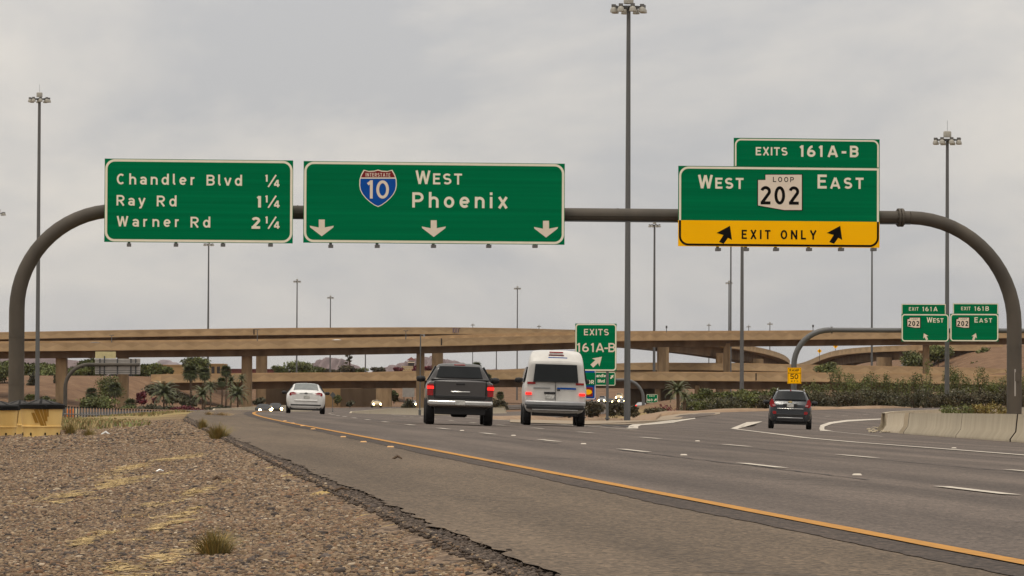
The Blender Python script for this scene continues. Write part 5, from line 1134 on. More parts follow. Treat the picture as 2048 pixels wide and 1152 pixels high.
# ================================================================ VEHICLES
def ring(w, zb, zs, zbelt, wr, zr, flat=.8):
    h = [(0, zb), (w * .72, zb), (w * .93, zb + .05), (w, zs), (w * .985, zbelt - .06), (w * .93 if wr < w * .9 else wr, zbelt), (wr + .02, zr - .09), (wr * .93, zr - .015), (wr * flat * .7, zr + .012), (0, zr + .02)]
    return h
def car_body(root, st, mt, sub_=2):
    b = MB(); rings = []; st = [st[0], (st[0][0] + .012,) + tuple(st[0][1:])] + [st[1], (st[1][0] + .02,) + tuple(st[1][1:])] + list(st[2:])
    for (y, *a) in st:
        h = ring(*a); full = h + [(-x, z) for x, z in h[-2:0:-1]]
        rings.append([Vector((x, y, z)) for x, z in full])
    b.loft(rings); o = b.build('body', M[mt], root, smooth=True)
    md = o.modifiers.new('smooth', 'SUBSURF'); md.levels = sub_; md.render_levels = sub_; return o
def quad_panel(root, name, mt, pts, th=.05, n=5, bulge=0.0, off=.03):
    """panel through 4 corners (bl, br, tr, tl), slightly bowed outwards, with thickness"""
    P = [Vector(p) for p in pts]; nr = (P[1] - P[0]).cross(P[3] - P[0]).normalized(); b = MB(); vs = []
    for j in range(n + 1):
        for i in range(n + 1):
            u, v = i / n, j / n; p = P[0].lerp(P[1], u).lerp(P[3].lerp(P[2], u), v); k = off + bulge * (1 - (2 * u - 1) ** 2)
            vs.append(p + nr * k)
    m_ = (n + 1) ** 2; vs2 = [p - nr * th for p in vs]
    fs = [(j * (n + 1) + i, j * (n + 1) + i + 1, (j + 1) * (n + 1) + i + 1, (j + 1) * (n + 1) + i) for j in range(n) for i in range(n)]
    rim = [i for i in range(n)] + [n + j * (n + 1) for j in range(n)] + [m_ - 1 - i for i in range(n)] + [m_ - 1 - n - j * (n + 1) for j in range(n)]
    b.add(vs + vs2, fs + [tuple(m_ + i for i in f[::-1]) for f in fs] + [(rim[i], rim[i] + m_, rim[(i + 1) % len(rim)] + m_, rim[(i + 1) % len(rim)]) for i in range(len(rim))])
    return b.build(name, M[mt], root, smooth='auto')
def bx(root, name, mt, c, d, rot=None, bev=.02):
    b = MB(); b.box((0, 0, 0), d, rot); o = b.build(name, M[mt], root, smooth='auto'); o.location = c
    if bev: md = o.modifiers.new('edge', 'BEVEL'); md.width = bev; md.segments = 2
    return o
def wheels(root, w, y0, y1, r, tw=.22, rim='rim'):
    for y in (y0, y1):
        for sx in (-1, 1):
            b = MB(); c = Vector((sx * (w - tw / 2), y, r)); n = 20
            prof = [(r * .55, -tw / 2), (r * .93, -tw / 2), (r, -tw * .38), (r, tw * .38), (r * .93, tw / 2), (r * .55, tw / 2)]
            b.loft([[c + Vector((a, rr * math.cos(2 * math.pi * k / n), rr * math.sin(2 * math.pi * k / n))) for k in range(n)] for rr, a in prof])
            o = b.build('wheel', M['tyre'], root, smooth='auto')
            b = MB(); b.loft([[c + Vector((sx * a, rr * math.cos(2 * math.pi * k / n), rr * math.sin(2 * math.pi * k / n))) for k in range(n)] for rr, a in ((r * .54, tw * .30), (r * .5, tw * .49), (r * .2, tw * .40), (.03, tw * .44))]); b.build('rim', M[rim], o, smooth='auto')
def mirror(root, w, y, z, mt, s=1.0):
    for sx in (-1, 1):
        b = MB(); b.lathe([(0, -.09 * s), (.09 * s, -.07 * s), (.11 * s, 0), (.09 * s, .06 * s), (0, .08 * s)], (0, 0, 0), 12); o = b.build('mirror', M[mt], root, smooth=True); o.location = (sx * (w + .12 * s), y, z); o.scale = (1.15, .7, 1)
def place(root, px, Y, lab, cat, group=None, rz=None, zoff=0.0, onroad=True):
    x = at(px, 800, Y).x; u = float(road_u(x, Y)); z = float(plane_z(u, Y)) if onroad else gz(x, Y)
    h = TH - max(0, Y - 90) / 2300 if rz is None else rz
    root.location = (x, Y, z + zoff); tl = -0.0255 if onroad else 0
    root.rotation_euler = (0, -tl if onroad else 0, h); tag(root, lab, cat, group)
def light_poly(root, mt, pts, y, th=.05, name='tail_light', sx=1):
    b = MB(); b.prism([(sx * x, z) for x, z in pts], y - th, y + th); o = b.build(name, M[mt], root, smooth='auto'); return o

# --- white sedan
c = empty('sedan_car')
car_body(c, [(0.0, .70, .32, .55, .84, .66, .94), (.05, .82, .24, .55, .88, .76, 1.02), (.22, .91, .22, .56, .93, .80, 1.07), (.55, .935, .20, .58, .97, .70, 1.10), (.95, .94, .20, .60, .98, .63, 1.29), (1.35, .94, .20, .60, .98, .60, 1.42), (1.9, .94, .20, .60, .98, .61, 1.455), (2.5, .94, .20, .60, .98, .60, 1.43), (3.1, .93, .20, .60, .97, .64, 1.20), (3.5, .92, .2, .58, .92, .74, 1.0), (4.3, .90, .22, .55, .82, .70, .86), (4.75, .80, .25, .5, .7, .6, .74), (4.85, .6, .32, .5, .6, .5, .64)], 'white_car')
quad_panel(c, 'rear_window', 'glass_lit', [(-.60, .585, 1.105), (.60, .585, 1.105), (.525, 1.24, 1.395), (-.525, 1.24, 1.395)], bulge=.03)
for sx in (-1, 1):
    quad_panel(c, 'window', 'glass', [(sx * .885, 1.15, 1.0), (sx * .885, 2.9, 1.0), (sx * .66, 2.5, 1.34), (sx * .66, 1.45, 1.34)], bulge=0)
    t = light_poly(c, 'tail', [(.32, .90), (.40, .86), (.74, .85), (.80, .90), (.77, 1.0), (.60, 1.03), (.42, .97)], .10, .08, sx=sx)
    light_poly(t, 'tail_pale', [(.44, .91), (.70, .90), (.72, .955), (.56, .975)], -.0 + .01, .012, 'lens', sx=sx)
bx(c, 'trunk_seam', 'trim', (0, .012, .965), (.62, .03, .016), bev=0); bx(c, 'licence_plate', 'plate', (.04, -.0, .81), (.29, .03, .15))
b = MB(); b.prism(arc(0, .985, .075, .03, 0, 345, 16), -.02, .04); b.build('badge', M['trim'], c)
bx(c, 'bumper_slot', 'trim', (0, .03, .42), (1.44, .10, .062)); bx(c, 'valance', 'trim', (0, .12, .25), (1.52, .12, .17)); bx(c, 'bumper_crease', 'white_car', (0, .0, .63), (1.1, .05, .07))
bx(c, 'diffuser', 'silver', (0, .04, .325), (.95, .06, .03)); 
b = MB(); b.tube([(.55, -.0, .24), (.55, .2, .24)], .045, 10); b.build('exhaust', M['trim'], c)
b = MB(); b.prism([(1.42, 1.46), (1.62, 1.46), (1.47, 1.53)], -.02, .02); o = b.build('antenna_fin', M['trim'], c); o.rotation_euler = (0, 0, R(90)); o.location = (0, 0, 0)
wheels(c, .93, .95, 3.75, .33); mirror(c, .92, 3.0, 1.0, 'trim')
place(c, 611, 186, 'white sedan driving away in the lane beside the yellow line', 'car')

# --- dark compact suv
c = empty('suv_car')
car_body(c, [(0.0, .74, .40, .62, .98, .70, 1.06), (.05, .86, .30, .62, 1.02, .78, 1.12), (.18, .925, .28, .64, 1.06, .76, 1.30), (.34, .935, .26, .64, 1.08, .68, 1.56), (.55, .94, .26, .64, 1.08, .64, 1.66), (1.2, .94, .26, .64, 1.08, .64, 1.70), (2.2, .94, .26, .64, 1.08, .62, 1.68), (2.9, .94, .26, .64, 1.06, .64, 1.42), (3.3, .92, .26, .64, 1.0, .74, 1.10), (4.1, .90, .28, .6, .9, .7, .95), (4.5, .8, .32, .55, .75, .6, .8)], 'dark_car')
quad_panel(c, 'rear_window', 'glass', [(-.68, .14, 1.255), (.68, .14, 1.255), (.555, .37, 1.625), (-.555, .37, 1.625)], bulge=.03)
for sx in (-1, 1):
    quad_panel(c, 'window', 'glass', [(sx * .90, .8, 1.12), (sx * .90, 2.8, 1.10), (sx * .69, 2.4, 1.56), (sx * .69, .8, 1.58)])
    t = light_poly(c, 'tail', [(.62, .98), (.80, .93), (.885, .98), (.90, 1.14), (.83, 1.31), (.74, 1.27), (.70, 1.10)], .09, .09, sx=sx)
    light_poly(t, 'tail_pale', [(.63, 1.0), (.76, .98), (.78, 1.06), (.67, 1.06)], -.01, .012, 'lens', sx=sx)
    light_poly(c, 'tail', [(.60, .65), (.72, .64), (.77, .70), (.74, .775), (.61, .765)], .02, .03, 'reflector', sx=sx)
    b = MB(); b.tube([(sx * .58, .55, 1.66), (sx * .58, .65, 1.745), (sx * .58, 2.2, 1.735), (sx * .58, 2.35, 1.64)], .022, 8); b.build('roof_rail', M['silver'], c, smooth=True)
bx(c, 'chrome_strip', 'chrome', (0, .005, .885), (1.16, .05, .032)); bx(c, 'licence_plate', 'plate', (0, -.0, 1.01), (.30, .03, .14)); bx(c, 'plate_recess', 'trim', (0, .012, 1.02), (.62, .03, .16), bev=0)
b = MB(); b.prism([(-.09, 1.165), (-.04, 1.165), (-.04, 1.145), (.04, 1.145), (.04, 1.165), (.09, 1.165), (.075, 1.205), (.04, 1.205), (.04, 1.225), (-.04, 1.225), (-.04, 1.205), (-.105, 1.205)], .06, .10); b.build('badge', M['gold'], c)
bx(c, 'bumper', 'trim', (0, .04, .58), (1.3, .10, .16)); bx(c, 'skid_plate', 'silver', (0, .02, .485), (1.12, .08, .05)); bx(c, 'skid_plate', 'trim', (0, .05, .39), (1.2, .10, .13)); bx(c, 'valance', 'trim', (0, .3, .28), (1.5, .3, .16))
bx(c, 'third_brake_light', 'tail', (0, .43, 1.665), (.06, .05, .10)); b = MB(); b.tube([(.02, .22, 1.30), (.30, .235, 1.315), (.34, .235, 1.315)], .018, 6); b.build('wiper', M['trim'], c)
d = Decal(.235)
for k in range(5): d.ribbon([(-.52 + k * .045, 1.5 - .02 * (k % 2)), (-.50 + k * .045, 1.55 - .03 * (k % 3))], .03)
o = d.build('window_sticker', M['ochre'], c); o.location = (0, .06, 0)
wheels(c, .945, .85, 3.5, .35, .235); mirror(c, .93, 2.85, 1.15, 'trim', 1.15)
place(c, 1579.5, 170, 'dark blue grey compact SUV driving away up the ramp', 'car', rz=R(-4.2))

# --- dark pickup
c = empty('pickup_truck')
car_body(c, [(0.0, .86, .55, .8, 1.2, .86, 1.27), (.03, .97, .50, .85, 1.25, .93, 1.31), (.3, 1.0, .46, .85, 1.26, .95, 1.32), (1.85, 1.0, .44, .85, 1.26, .95, 1.32), (1.95, 1.0, .44, .85, 1.27, .90, 1.34), (2.0, 1.0, .44, .85, 1.30, .74, 1.66), (2.12, 1.0, .44, .85, 1.30, .68, 1.80), (2.6, 1.0, .44, .85, 1.30, .68, 1.84), (3.4, 1.0, .44, .85, 1.30, .66, 1.81), (4.1, 1.0, .44, .85, 1.27, .74, 1.38), (4.4, .99, .44, .85, 1.22, .85, 1.27), (5.5, .97, .46, .8, 1.12, .8, 1.18), (5.75, .88, .5, .8, 1.0, .7, 1.06)], 'truck_car')
quad_panel(c, 'rear_window', 'glass', [(-.70, 1.955, 1.40), (.70, 1.955, 1.40), (.60, 2.05, 1.735), (-.60, 2.05, 1.735)], bulge=.015)
for sx in (-1, 1):
    quad_panel(c, 'window', 'glass', [(sx * .955, 2.2, 1.31), (sx * .955, 4.0, 1.29), (sx * .72, 3.4, 1.73), (sx * .72, 2.3, 1.74)])
    t = light_poly(c, 'tail_lit', [(.79, 1.055), (.985, 1.055), (.99, 1.135), (.79, 1.135)], .03, .065, sx=sx)
    light_poly(t, 'tail', [(.80, .86), (.975, .86), (.985, 1.20), (.80, 1.20)], .03, .055, 'lens', sx=sx)
bx(c, 'tailgate', 'truck_car', (0, -.005, 1.08), (1.50, .07, .44)); bx(c, 'bed_cover', 'trim', (0, 1.0, 1.335), (1.72, 1.8, .05)); bx(c, 'tailgate_handle', 'trim', (0, -.045, 1.22), (.26, .03, .06)); bx(c, 'panel_gap', 'trim', (-.765, -.02, 1.05), (.012, .06, .5), bev=0); bx(c, 'panel_gap', 'trim', (.765, -.02, 1.05), (.012, .06, .5), bev=0); bx(c, 'third_brake_light', 'tail', (0, 2.02, 1.79), (.34, .06, .035)); bx(c, 'badge_strip', 'chrome', (.0, -.045, .985), (.58, .03, .035))
bx(c, 'tailgate_recess', 'trim', (0, -.03, .83), (1.52, .05, .10)); bx(c, 'bumper', 'chrome', (0, -.09, .64), (1.92, .20, .17), bev=.05); bx(c, 'licence_plate', 'plate', (0, -.20, .66), (.30, .03, .14))
bx(c, 'hitch', 'trim', (0, .3, .42), (1.5, .5, .22)); bx(c, 'differential', 'trim', (0, 1.2, .38), (.5, .4, .3), bev=.08)
wheels(c, 1.0, 1.15, 4.75, .40, .27); mirror(c, .99, 3.9, 1.36, 'trim', 1.15)
place(c, 919, 115, 'dark grey pickup truck with lit red tail lights in the middle lane', 'truck', rz=R(2.0))

# --- white high-roof van
c = empty('high_roof_van')
car_body(c, [(0.0, .95, .45, .9, 1.40, .86, 2.06), (.04, 1.01, .42, .9, 1.42, .88, 2.14), (.18, 1.03, .40, .9, 1.45, .88, 2.28), (.40, 1.04, .40, .9, 1.45, .85, 2.45), (.9, 1.04, .40, .9, 1.45, .80, 2.50), (2.8, 1.04, .40, .9, 1.45, .80, 2.48), (3.6, 1.04, .40, .9, 1.43, .80, 2.22), (4.3, 1.03, .40, .9, 1.40, .84, 1.84), (4.9, 1.0, .42, .9, 1.25, .86, 1.30), (5.6, .95, .45, .8, 1.1, .8, 1.12), (5.8, .8, .5, .8, .95, .7, .98)], 'van_car')
quad_panel(c, 'rear_window', 'glass', [(-.74, -.035, 1.44), (.74, -.035, 1.44), (.68, -.02, 2.02), (-.68, -.02, 2.02)], th=.06, bulge=.02)
for sx in (-1, 1):
    quad_panel(c, 'window', 'glass', [(sx * 1.035, .6, 1.42), (sx * 1.035, 3.9, 1.42), (sx * .93, 3.4, 1.9), (sx * .93, .6, 1.92)])
    light_poly(c, 'tail_lit', [(.78, 1.01), (.98, 1.01), (.98, 1.085), (.78, 1.085)], .0, .05, sx=sx); light_poly(c, 'tail', [(.66, 1.36), (.93, 1.36), (.93, 1.43), (.66, 1.43)], .02, .04, 'reflector', sx=sx)
bx(c, 'clearance_light', 'tail', (0, .28, 2.42), (.46, .06, .045)); bx(c, 'roof_stripe', 'blue', (.05, .14, 2.235), (.62, .03, .05), bev=0); bx(c, 'body_stripe', 'blue', (.36, -.006, 1.24), (.62, .03, .055), bev=0); bx(c, 'body_stripe', 'silver', (-.45, -.006, 1.24), (.55, .03, .04), bev=0)
bx(c, 'plate_recess', 'trim', (-.18, -.012, 1.08), (.38, .03, .07), bev=0); bx(c, 'licence_plate', 'plate', (-.18, -.012, .95), (.31, .03, .14)); bx(c, 'bumper', 'silver', (0, -.06, .74), (2.0, .2, .17), bev=.05); bx(c, 'step', 'trim', (0, -.10, .60), (1.9, .26, .1)); bx(c, 'step_edge', 'chrome', (0, -.23, .53), (1.5, .03, .03), bev=0)
bx(c, 'panel_gap', 'trim', (0, -.025, 1.2), (.014, .03, 1.0), bev=0); bx(c, 'door_handle', 'trim', (.1, -.04, 1.18), (.1, .04, .05)); bx(c, 'hitch', 'trim', (0, .3, .42), (1.5, .5, .2)); bx(c, 'roof_stripe', 'red', (0, .2, 2.33), (.5, .03, .03), bev=0)
wheels(c, 1.02, 1.1, 4.6, .36, .26); mirror(c, 1.0, 4.2, 1.5, 'trim', 1.1)
place(c, 1109, 128, 'white high roof van with lit red tail lights beside the gore sign', 'van', rz=R(1.0))

# --- small far traffic
def far_car(mt='dark_car', head=False, suv=False, lit=True):
    c = empty('far_car'); h = 1.72 if suv else 1.42
    car_body(c, [(0, .78, .3, .6, .9, .72, .98), (.15, .9, .25, .6, .95, .74, 1.06), (.7 if not suv else .3, .92, .22, .6, .98, .66, h - .15), (1.4, .92, .22, .6, .98, .62, h), (2.4, .92, .22, .6, .98, .62, h - .02), (3.3, .91, .22, .6, .95, .74, 1.02), (4.3, .86, .24, .55, .82, .7, .86), (4.6, .7, .3, .5, .65, .55, .7)], mt, 1)
    quad_panel(c, 'rear_window', 'glass', [(-.62, .40 if not suv else .13, 1.03), (.62, .40 if not suv else .13, 1.03), (.52, 1.05 if not suv else .30, h - .1), (-.52, 1.05 if not suv else .30, h - .1)])
    quad_panel(c, 'windscreen', 'glass', [(.66, 3.22, 1.03), (-.66, 3.22, 1.03), (-.54, 2.5, h - .07), (.54, 2.5, h - .07)])
    for sx in (-1, 1):
        bx(c, 'tail_light', 'tail_lit' if lit and not head else 'tail', (sx * .70, .03, .86), (.28, .08, .17)); 
        b = MB(); b.lathe([(0, -.02), (.17, 0), (.12, .07), (0, .09)], (0, 0, 0), 12); o = b.build('headlight', M['head_lit'] if head else M['chrome'], c, smooth=True); o.location = (sx * .64, 4.52, .66); o.rotation_euler = (R(-90), 0, 0)
    wheels(c, .92, .85, 3.6, .33); return c
def far_place(c, px, ybase, Y, rz, lab, grp=None):
    p = at(px, ybase, Y); c.location = (p.x, Y, gz(p.x, Y) + .11); c.rotation_euler = (0, 0, rz); tag(c, lab, 'car', grp)
PI = math.pi
far_place(far_car('trim', True), 524, 826, 470, PI + .15, 'dark oncoming car with bright headlights, nearest the yellow line', 'oncoming cars')
far_place(far_car('trim', True), 549, 824, 510, PI + .12, 'second dark oncoming car with lit headlights beside the long low barrier', 'oncoming cars')
far_place(far_car('wall_cream', True), 751, 816, 730, PI + .1, 'pale oncoming car with lit headlights in front of the low bridge pier', 'oncoming cars')
far_place(far_car('silver', True), 818, 814, 735, PI + .45, 'silver oncoming car turning past the pale sign back', 'oncoming cars')
far_place(far_car('maroon', False, True), 1276, 806, 760, -.12, 'maroon SUV with a glowing tail light under the low bridge', 'queueing cars')
far_place(far_car('dark_car', False), 1240, 812, 700, -.12, 'black car under the low bridge, just beyond the tallest mast', 'queueing cars')
far_place(far_car('silver', False), 1281, 822, 640, -.1, 'pale car with two red tail lights below the maroon SUV', 'queueing cars')
far_place(far_car('silver', False), 1334, 820, 640, -.1, 'silver car with red lights behind the red brush', 'queueing cars')
far_place(far_car('silver', False, True), 1271, 800, 980, -.1, 'far white van with tail lights under the bridge', 'queueing cars')
for k, (px, Y) in enumerate(((1206, 905), (1222, 880), (1240, 960), (1246, 900), (1264, 1000), (1270.5, 950), (1277, 1020))):
    far_place(far_car(['silver', 'dark_car', 'wall_cream'][k % 3], True, k % 2 == 0), px, 800, Y, PI - .1, 'far oncoming car, only its headlights clear, in the queue under the low bridge', 'far queue of oncoming headlights')
for px, mt, lab in ((163, 'silver', 'grey car crossing the level flyover, only its roof above the parapet'), (652, 'white_car', 'white car crossing the level flyover, only its roof above the parapet')):
    p, t = Aat(px); c = far_car('dark_car' if mt == 'silver' else mt, lit=False); c.location = p + Vector((0, 6.5, -1.28 + .10)); c.rotation_euler = (0, 0, R(90) + math.atan2(t.y, t.x) - PI); tag(c, lab, 'car', 'cars on the flyover')

# ================================================================ BUILDINGS under the flyover
def bld(name, label, x0, x1, yt, Y, depth, mt, roof=None, wins=()):
    p0, p1 = at(x0, yt, Y), at(x1, yt, Y); zb_ = gz((p0.x + p1.x) / 2, Y) - 1; root = empty(name, ((p0.x + p1.x) / 2, Y, zb_), 0, label, 'building'); w, h = p1.x - p0.x, p0.z - zb_
    b = MB(); b.box((0, depth / 2, h / 2), (w, depth, h)); b.build('wall', M[mt], root)
    b = MB(); b.box((0, depth / 2, h + .12), (w + .4, depth + .4, .22)); b.build('parapet', M[roof or mt], root)
    for wx0, wx1, wy0, wy1 in wins:
        q0, q1 = at(wx0, wy0, Y), at(wx1, wy1, Y); b = MB(); b.box(((q0.x + q1.x) / 2 - root.location.x, .0, (q0.z + q1.z) / 2 - zb_), (q1.x - q0.x, .5, q0.z - q1.z)); b.build('window', M['wood_dark'], root)
    return root
bld('shop_building', 'tan stucco building with dark openings behind the fan palms', 417, 446, 729, 1000, 14, 'wall_tan', None, [(423, 429, 733, 747), (434, 440, 733, 747)])
bld('shop_building', 'plain tan wall of a building beyond the round green trees', 322, 386, 731, 1050, 14, 'wall_tan')
bld('low_building', 'long low brown red building beyond the flyover piers', 446, 560, 739, 1150, 14, 'roof_red')
bld('low_building', 'flat pale building with a dark band, high on the fill behind the barrels', 40, 112, 731, 1000, 12, 'wall_cream', None, [(52, 93, 727 + 1, 730.5)])
r_ = bld('tower_building', 'cream building with a small red roofed tower beside the flyover pier', 804, 826, 733.5, 1250, 8, 'wall_cream')
b = MB(); p = at(822, 730, 1250) - Vector(r_.location); b.box((p.x, 3, p.z), (1.9, 2, 2.6)); b.build('tower', M['wood_dark'], r_)
b = MB(); b.lathe([(0, 1.1), (1.6, 0), (0, 0)], (p.x, 3, p.z + 1.5), 4); b.build('roof', M['roof_red'], r_); b = MB(); b.box((p.x, 3, p.z + .9), (2.1, 2.2, .28)); b.build('lit_band', M['pinkish'], r_)
d = Decal(-.2); zt_ = at(810, 740, 1250).z - r_.location.z
for k in range(5): d.ribbon([(-1.2 + k * .55, zt_ - .2), (-.95 + k * .55, zt_ + .15 + .1 * (k % 2)), (-.8 + k * .55, zt_ - .1)], .12)
d.build('shop_lettering', M['ochre'], r_)

# ================================================================ PLANTS
def leaf_cloud(name, blobs, n, leaf, mt, parent=None, droop=0.0, tv=.35, thin=.5, shell=.5):
    """leaf-sized blades through the volume of several uneven clumps"""
    B_ = np.array(blobs, float); vol = B_[:, 3] * B_[:, 4] * B_[:, 5]; idx = rng.choice(len(B_), n, p=vol / vol.sum())
    d = rng.normal(size=(n, 3)); d /= np.linalg.norm(d, axis=1)[:, None]; r_ = rng.random(n) ** shell * (1 + rng.normal(0, .10, n)); C_ = B_[idx, :3] + d * r_[:, None] * B_[idx, 3:6]
    a = rng.normal(size=(n, 3)); a[:, 2] -= droop; a /= np.linalg.norm(a, axis=1)[:, None]; c2 = np.cross(a, rng.normal(size=(n, 3))); c2 /= np.linalg.norm(c2, axis=1)[:, None]
    s = leaf * rng.uniform(.6, 1.5, n)[:, None]; V_ = np.stack([C_ - a * s, C_ + c2 * s * thin, C_ + a * s, C_ - c2 * s * thin], 1).reshape(-1, 3)
    bt = rng.uniform(1 - tv, 1 + tv, len(B_))[idx]; t = bt * rng.uniform(.7, 1.3, n); tint = np.stack([t * rng.uniform(.9, 1.15, n), t, t * rng.uniform(.8, 1.1, n)], 1)
    return np_mesh(name, V_, np.arange(4 * n).reshape(-1, 4), mt, parent, np.repeat(tint, 4, 0))
def blobs(w, h, dpt, k, z0=0.0, rough=.5):
    o = []
    for _ in range(k):
        a, r_ = random.uniform(0, 6.28), random.random() ** .6; x, y = r_ * math.cos(a), r_ * math.sin(a); zz_ = random.uniform(.15, .85); sh = math.sqrt(max(.15, 1 - (2 * zz_ - 1) ** 2 * .7))
        q = random.uniform(.26, .48); o.append((x * w / 2 * sh * .8, y * dpt / 2 * sh * .8, z0 + zz_ * h * .92, w * q * .66, dpt * q * .66, h * q * random.uniform(.55, .85)))
    return o
def bush(px, yb, wpx, hpx, Y, mt, lab, grp=None, n=700, name='bush', flowers=0, leafpx=2.2, dry=False):
    s = F_PX / Y; p = at(px, yb, Y); w, h = wpx / s, hpx / s; zg = min(p.z, gz(p.x, Y) + .3) if False else p.z
    root = empty(name, (p.x, Y, zg), 0, lab, 'tree' if 'tree' in name else 'bush', grp)
    bl = blobs(w, h, w * .9, max(8, int(wpx / 3.2)), 0)
    leaf_cloud('foliage', bl, int(n * 1.9), leafpx * 1.12 / s, M[mt], root, thin=.55)
    b = MB()
    for k in range(5): a = random.uniform(0, 6.28); b.tube([(0, 0, -.5), (.12 * w * math.cos(a), .12 * w * math.sin(a), h * .25), (.3 * w * math.cos(a), .3 * w * math.sin(a), h * .7)], [.02 * h, .015 * h, .006 * h], 5)
    b.build('stem', M['bark'], root)
    if flowers: leaf_cloud('blossom', bl, flowers, .9 / s, M['flower'], root, thin=.9, shell=.2)
    return root
def tree(px, yb, yt, wpx, crown_h, Y, mt, lab, grp=None, n=1100, name='tree', leafpx=2.3):
    s = F_PX / Y; p = at(px, yb, Y); h = (yb - yt) / s; ch = crown_h / s; w = wpx / s; root = empty(name, (p.x, Y, p.z), 0, lab, 'tree', grp)
    bl = blobs(w, ch, w, max(12, int(wpx / 2.4)), h - ch); leaf_cloud('crown', bl, int(n * 2.0), leafpx * 1.15 / s, M[mt], root, thin=.45)
    b = MB(); tr = max(.10, h * .022); b.tube([(0, 0, -1), (.02 * h, 0, h * .35), (0, .02 * h, h - ch * .55)], [tr * 1.2, tr, tr * .6], 8)
    for k in range(6): q = bl[k]; b.tube([(0, 0, h - ch * random.uniform(.6, .95)), (q[0] * .55, q[1] * .55, (q[2] + h - ch * .8) / 2), (q[0], q[1], q[2])], [tr * .55, tr * .35, tr * .12], 6)
    b.build('trunk', M['bark'], root); return root
def palm(px, yb, yt, wpx, Y, lab, grp, kind='fan', dead=True):
    """yt: top of the crown; wpx: crown width"""
    s = F_PX / Y; p = at(px, yb, Y); h = (yb - yt) / s; r_ = wpx / s / 2; root = empty('palm_tree', (p.x, Y, p.z), 0, lab, 'palm tree', grp); hc = h - r_ * (.75 if kind == 'fan' else .55)
    b = MB(); tr = max(.13, .024 * h); hc = max(hc, .5); b.tube([(0, 0, -.8), (0.02 * h, 0, hc * .5), (0, 0, hc)], [tr * 1.3, tr, tr * .95], 9); b.build('trunk', M['bark'], root)
    vs, fs, cs = [], [], []; nF = 38 if kind == 'fan' else 34
    for k in range(nF):
        a = k * 2.39996; e = R(82 - 140 * (k / nF) ** .9) if kind == 'fan' else R(78 - 105 * (k / nF)); t = random.uniform(.75, 1.25) * (.8 if e < -.5 else 1)
        dirh = Vector((math.cos(a), math.sin(a), 0)); c0 = Vector((0, 0, hc)); pts_ = []
        for i in range(6):
            q = i / 5; ang = e - q * q * (.5 if kind == 'fan' else 1.15); pts_.append((pts_[-1] if pts_ else c0) + (dirh * math.cos(ang) + Vector((0, 0, 1)) * math.sin(ang)) * (r_ / 5 * (1.0 if kind == 'fan' else 1.18)) * (i > 0))
        side = Vector((-math.sin(a), math.cos(a), 0))
        if kind == 'fan':
            base = pts_[1].lerp(pts_[2], .5); out_ = (pts_[5] - pts_[2]).normalized(); upv = side.cross(out_)
            for j in range(9):
                f = R(-78 + 156 * j / 8); dv = out_ * math.cos(f) + side * math.sin(f); L_ = r_ * .74 * (.75 + .25 * math.cos(f)); tipp = base + dv * L_ + Vector((0, 0, -L_ * .28 * random.random())); wv = dv.cross(upv) * (r_ * .075); m_ = len(vs)
                vs += [base - wv * .4, base + dv * L_ * .5 + wv, tipp, base + dv * L_ * .5 - wv]; fs.append((m_, m_ + 1, m_ + 2, m_ + 3)); cs += [t * random.uniform(.8, 1.2)] * 4
            m_ = len(vs); wv = side * r_ * .02; vs += [pts_[0] - wv, pts_[0] + wv, base + wv, base - wv]; fs.append((m_, m_ + 1, m_ + 2, m_ + 3)); cs += [t] * 4
        else:
            for i in range(1, 6):
                for j in range(3):
                    q = pts_[i - 1].lerp(pts_[i], j / 3); tv_ = (pts_[i] - pts_[i - 1]).normalized(); L_ = r_ * .30 * (1 - .12 * i)
                    for sg in (-1, 1):
                        dv = (side * sg + tv_ * .7 + Vector((0, 0, -.35))).normalized(); m_ = len(vs); wv = tv_ * r_ * .035
                        vs += [q - wv, q + wv, q + dv * L_ + wv * .2, q + dv * L_ * .98 - wv * .2]; fs.append((m_, m_ + 1, m_ + 2, m_ + 3)); cs += [t * random.uniform(.85, 1.15)] * 4
    np_mesh('crown', np.array([tuple(v) for v in vs]), np.array(fs), M['leaf_palm'], root, np.array(cs)[:, None] * np.ones(3))
    if kind == 'fan' and dead:
        b = MB(); b.lathe([(tr, -r_ * .9), (tr * 1.5, -r_ * .6), (r_ * .22, -r_ * .1), (tr, .05)], (0, 0, hc), 9); b.build('dead_skirt', M['bark'], root)
    return root
GB = 'bushes on the fill slope'
# fill slope behind the barrels, from the edge of the view inwards
tree(8, 775, 720, 66, 42, 735, 'leaf', 'green tree cut by the edge of the view beside the pipe arch column', 'trees on the fill', 1400)
bush(66, 778, 28, 36, 728, 'leaf_dark', 'dark drooping bush right behind the grey light mast', GB, 600)
bush(72, 753, 92, 26, 790, 'leaf', 'broad green bush along the fill top between the arch column and the pier', GB, 1400)
bush(113, 768, 14, 24, 735, 'leaf_dark', 'narrow dark bush in front of the first flyover pier', GB, 250)
bush(60, 803, 26, 14, 690, 'leaf', 'small bright green bush between the arch column and the light mast', GB, 300)
bush(92, 806, 30, 12, 690, 'leaf_palm', 'spiky low agave like bush beside the light mast', GB, 260, leafpx=3.2)
tree(178, 752, 717, 50, 32, 800, 'leaf', 'rounded tree behind the ribbed sign back', 'trees on the fill', 1100)
bush(158, 752, 44, 16, 790, 'leaf', 'low green bush behind the cantilever pipe bend', GB, 700)
bush(306, 750, 56, 24, 800, 'leaf', 'wide rounded green tree canopy beyond the ribbed sign back', GB, 1300); bush(338, 750, 24, 16, 800, 'leaf', 'small green bush beside the wide rounded canopy', GB, 400)
tree(216, 812, 749, 62, 48, 690, 'leaf', 'wispy grey green palo verde under the ribbed sign back', 'trees on the fill', 1500, leafpx=1.7)
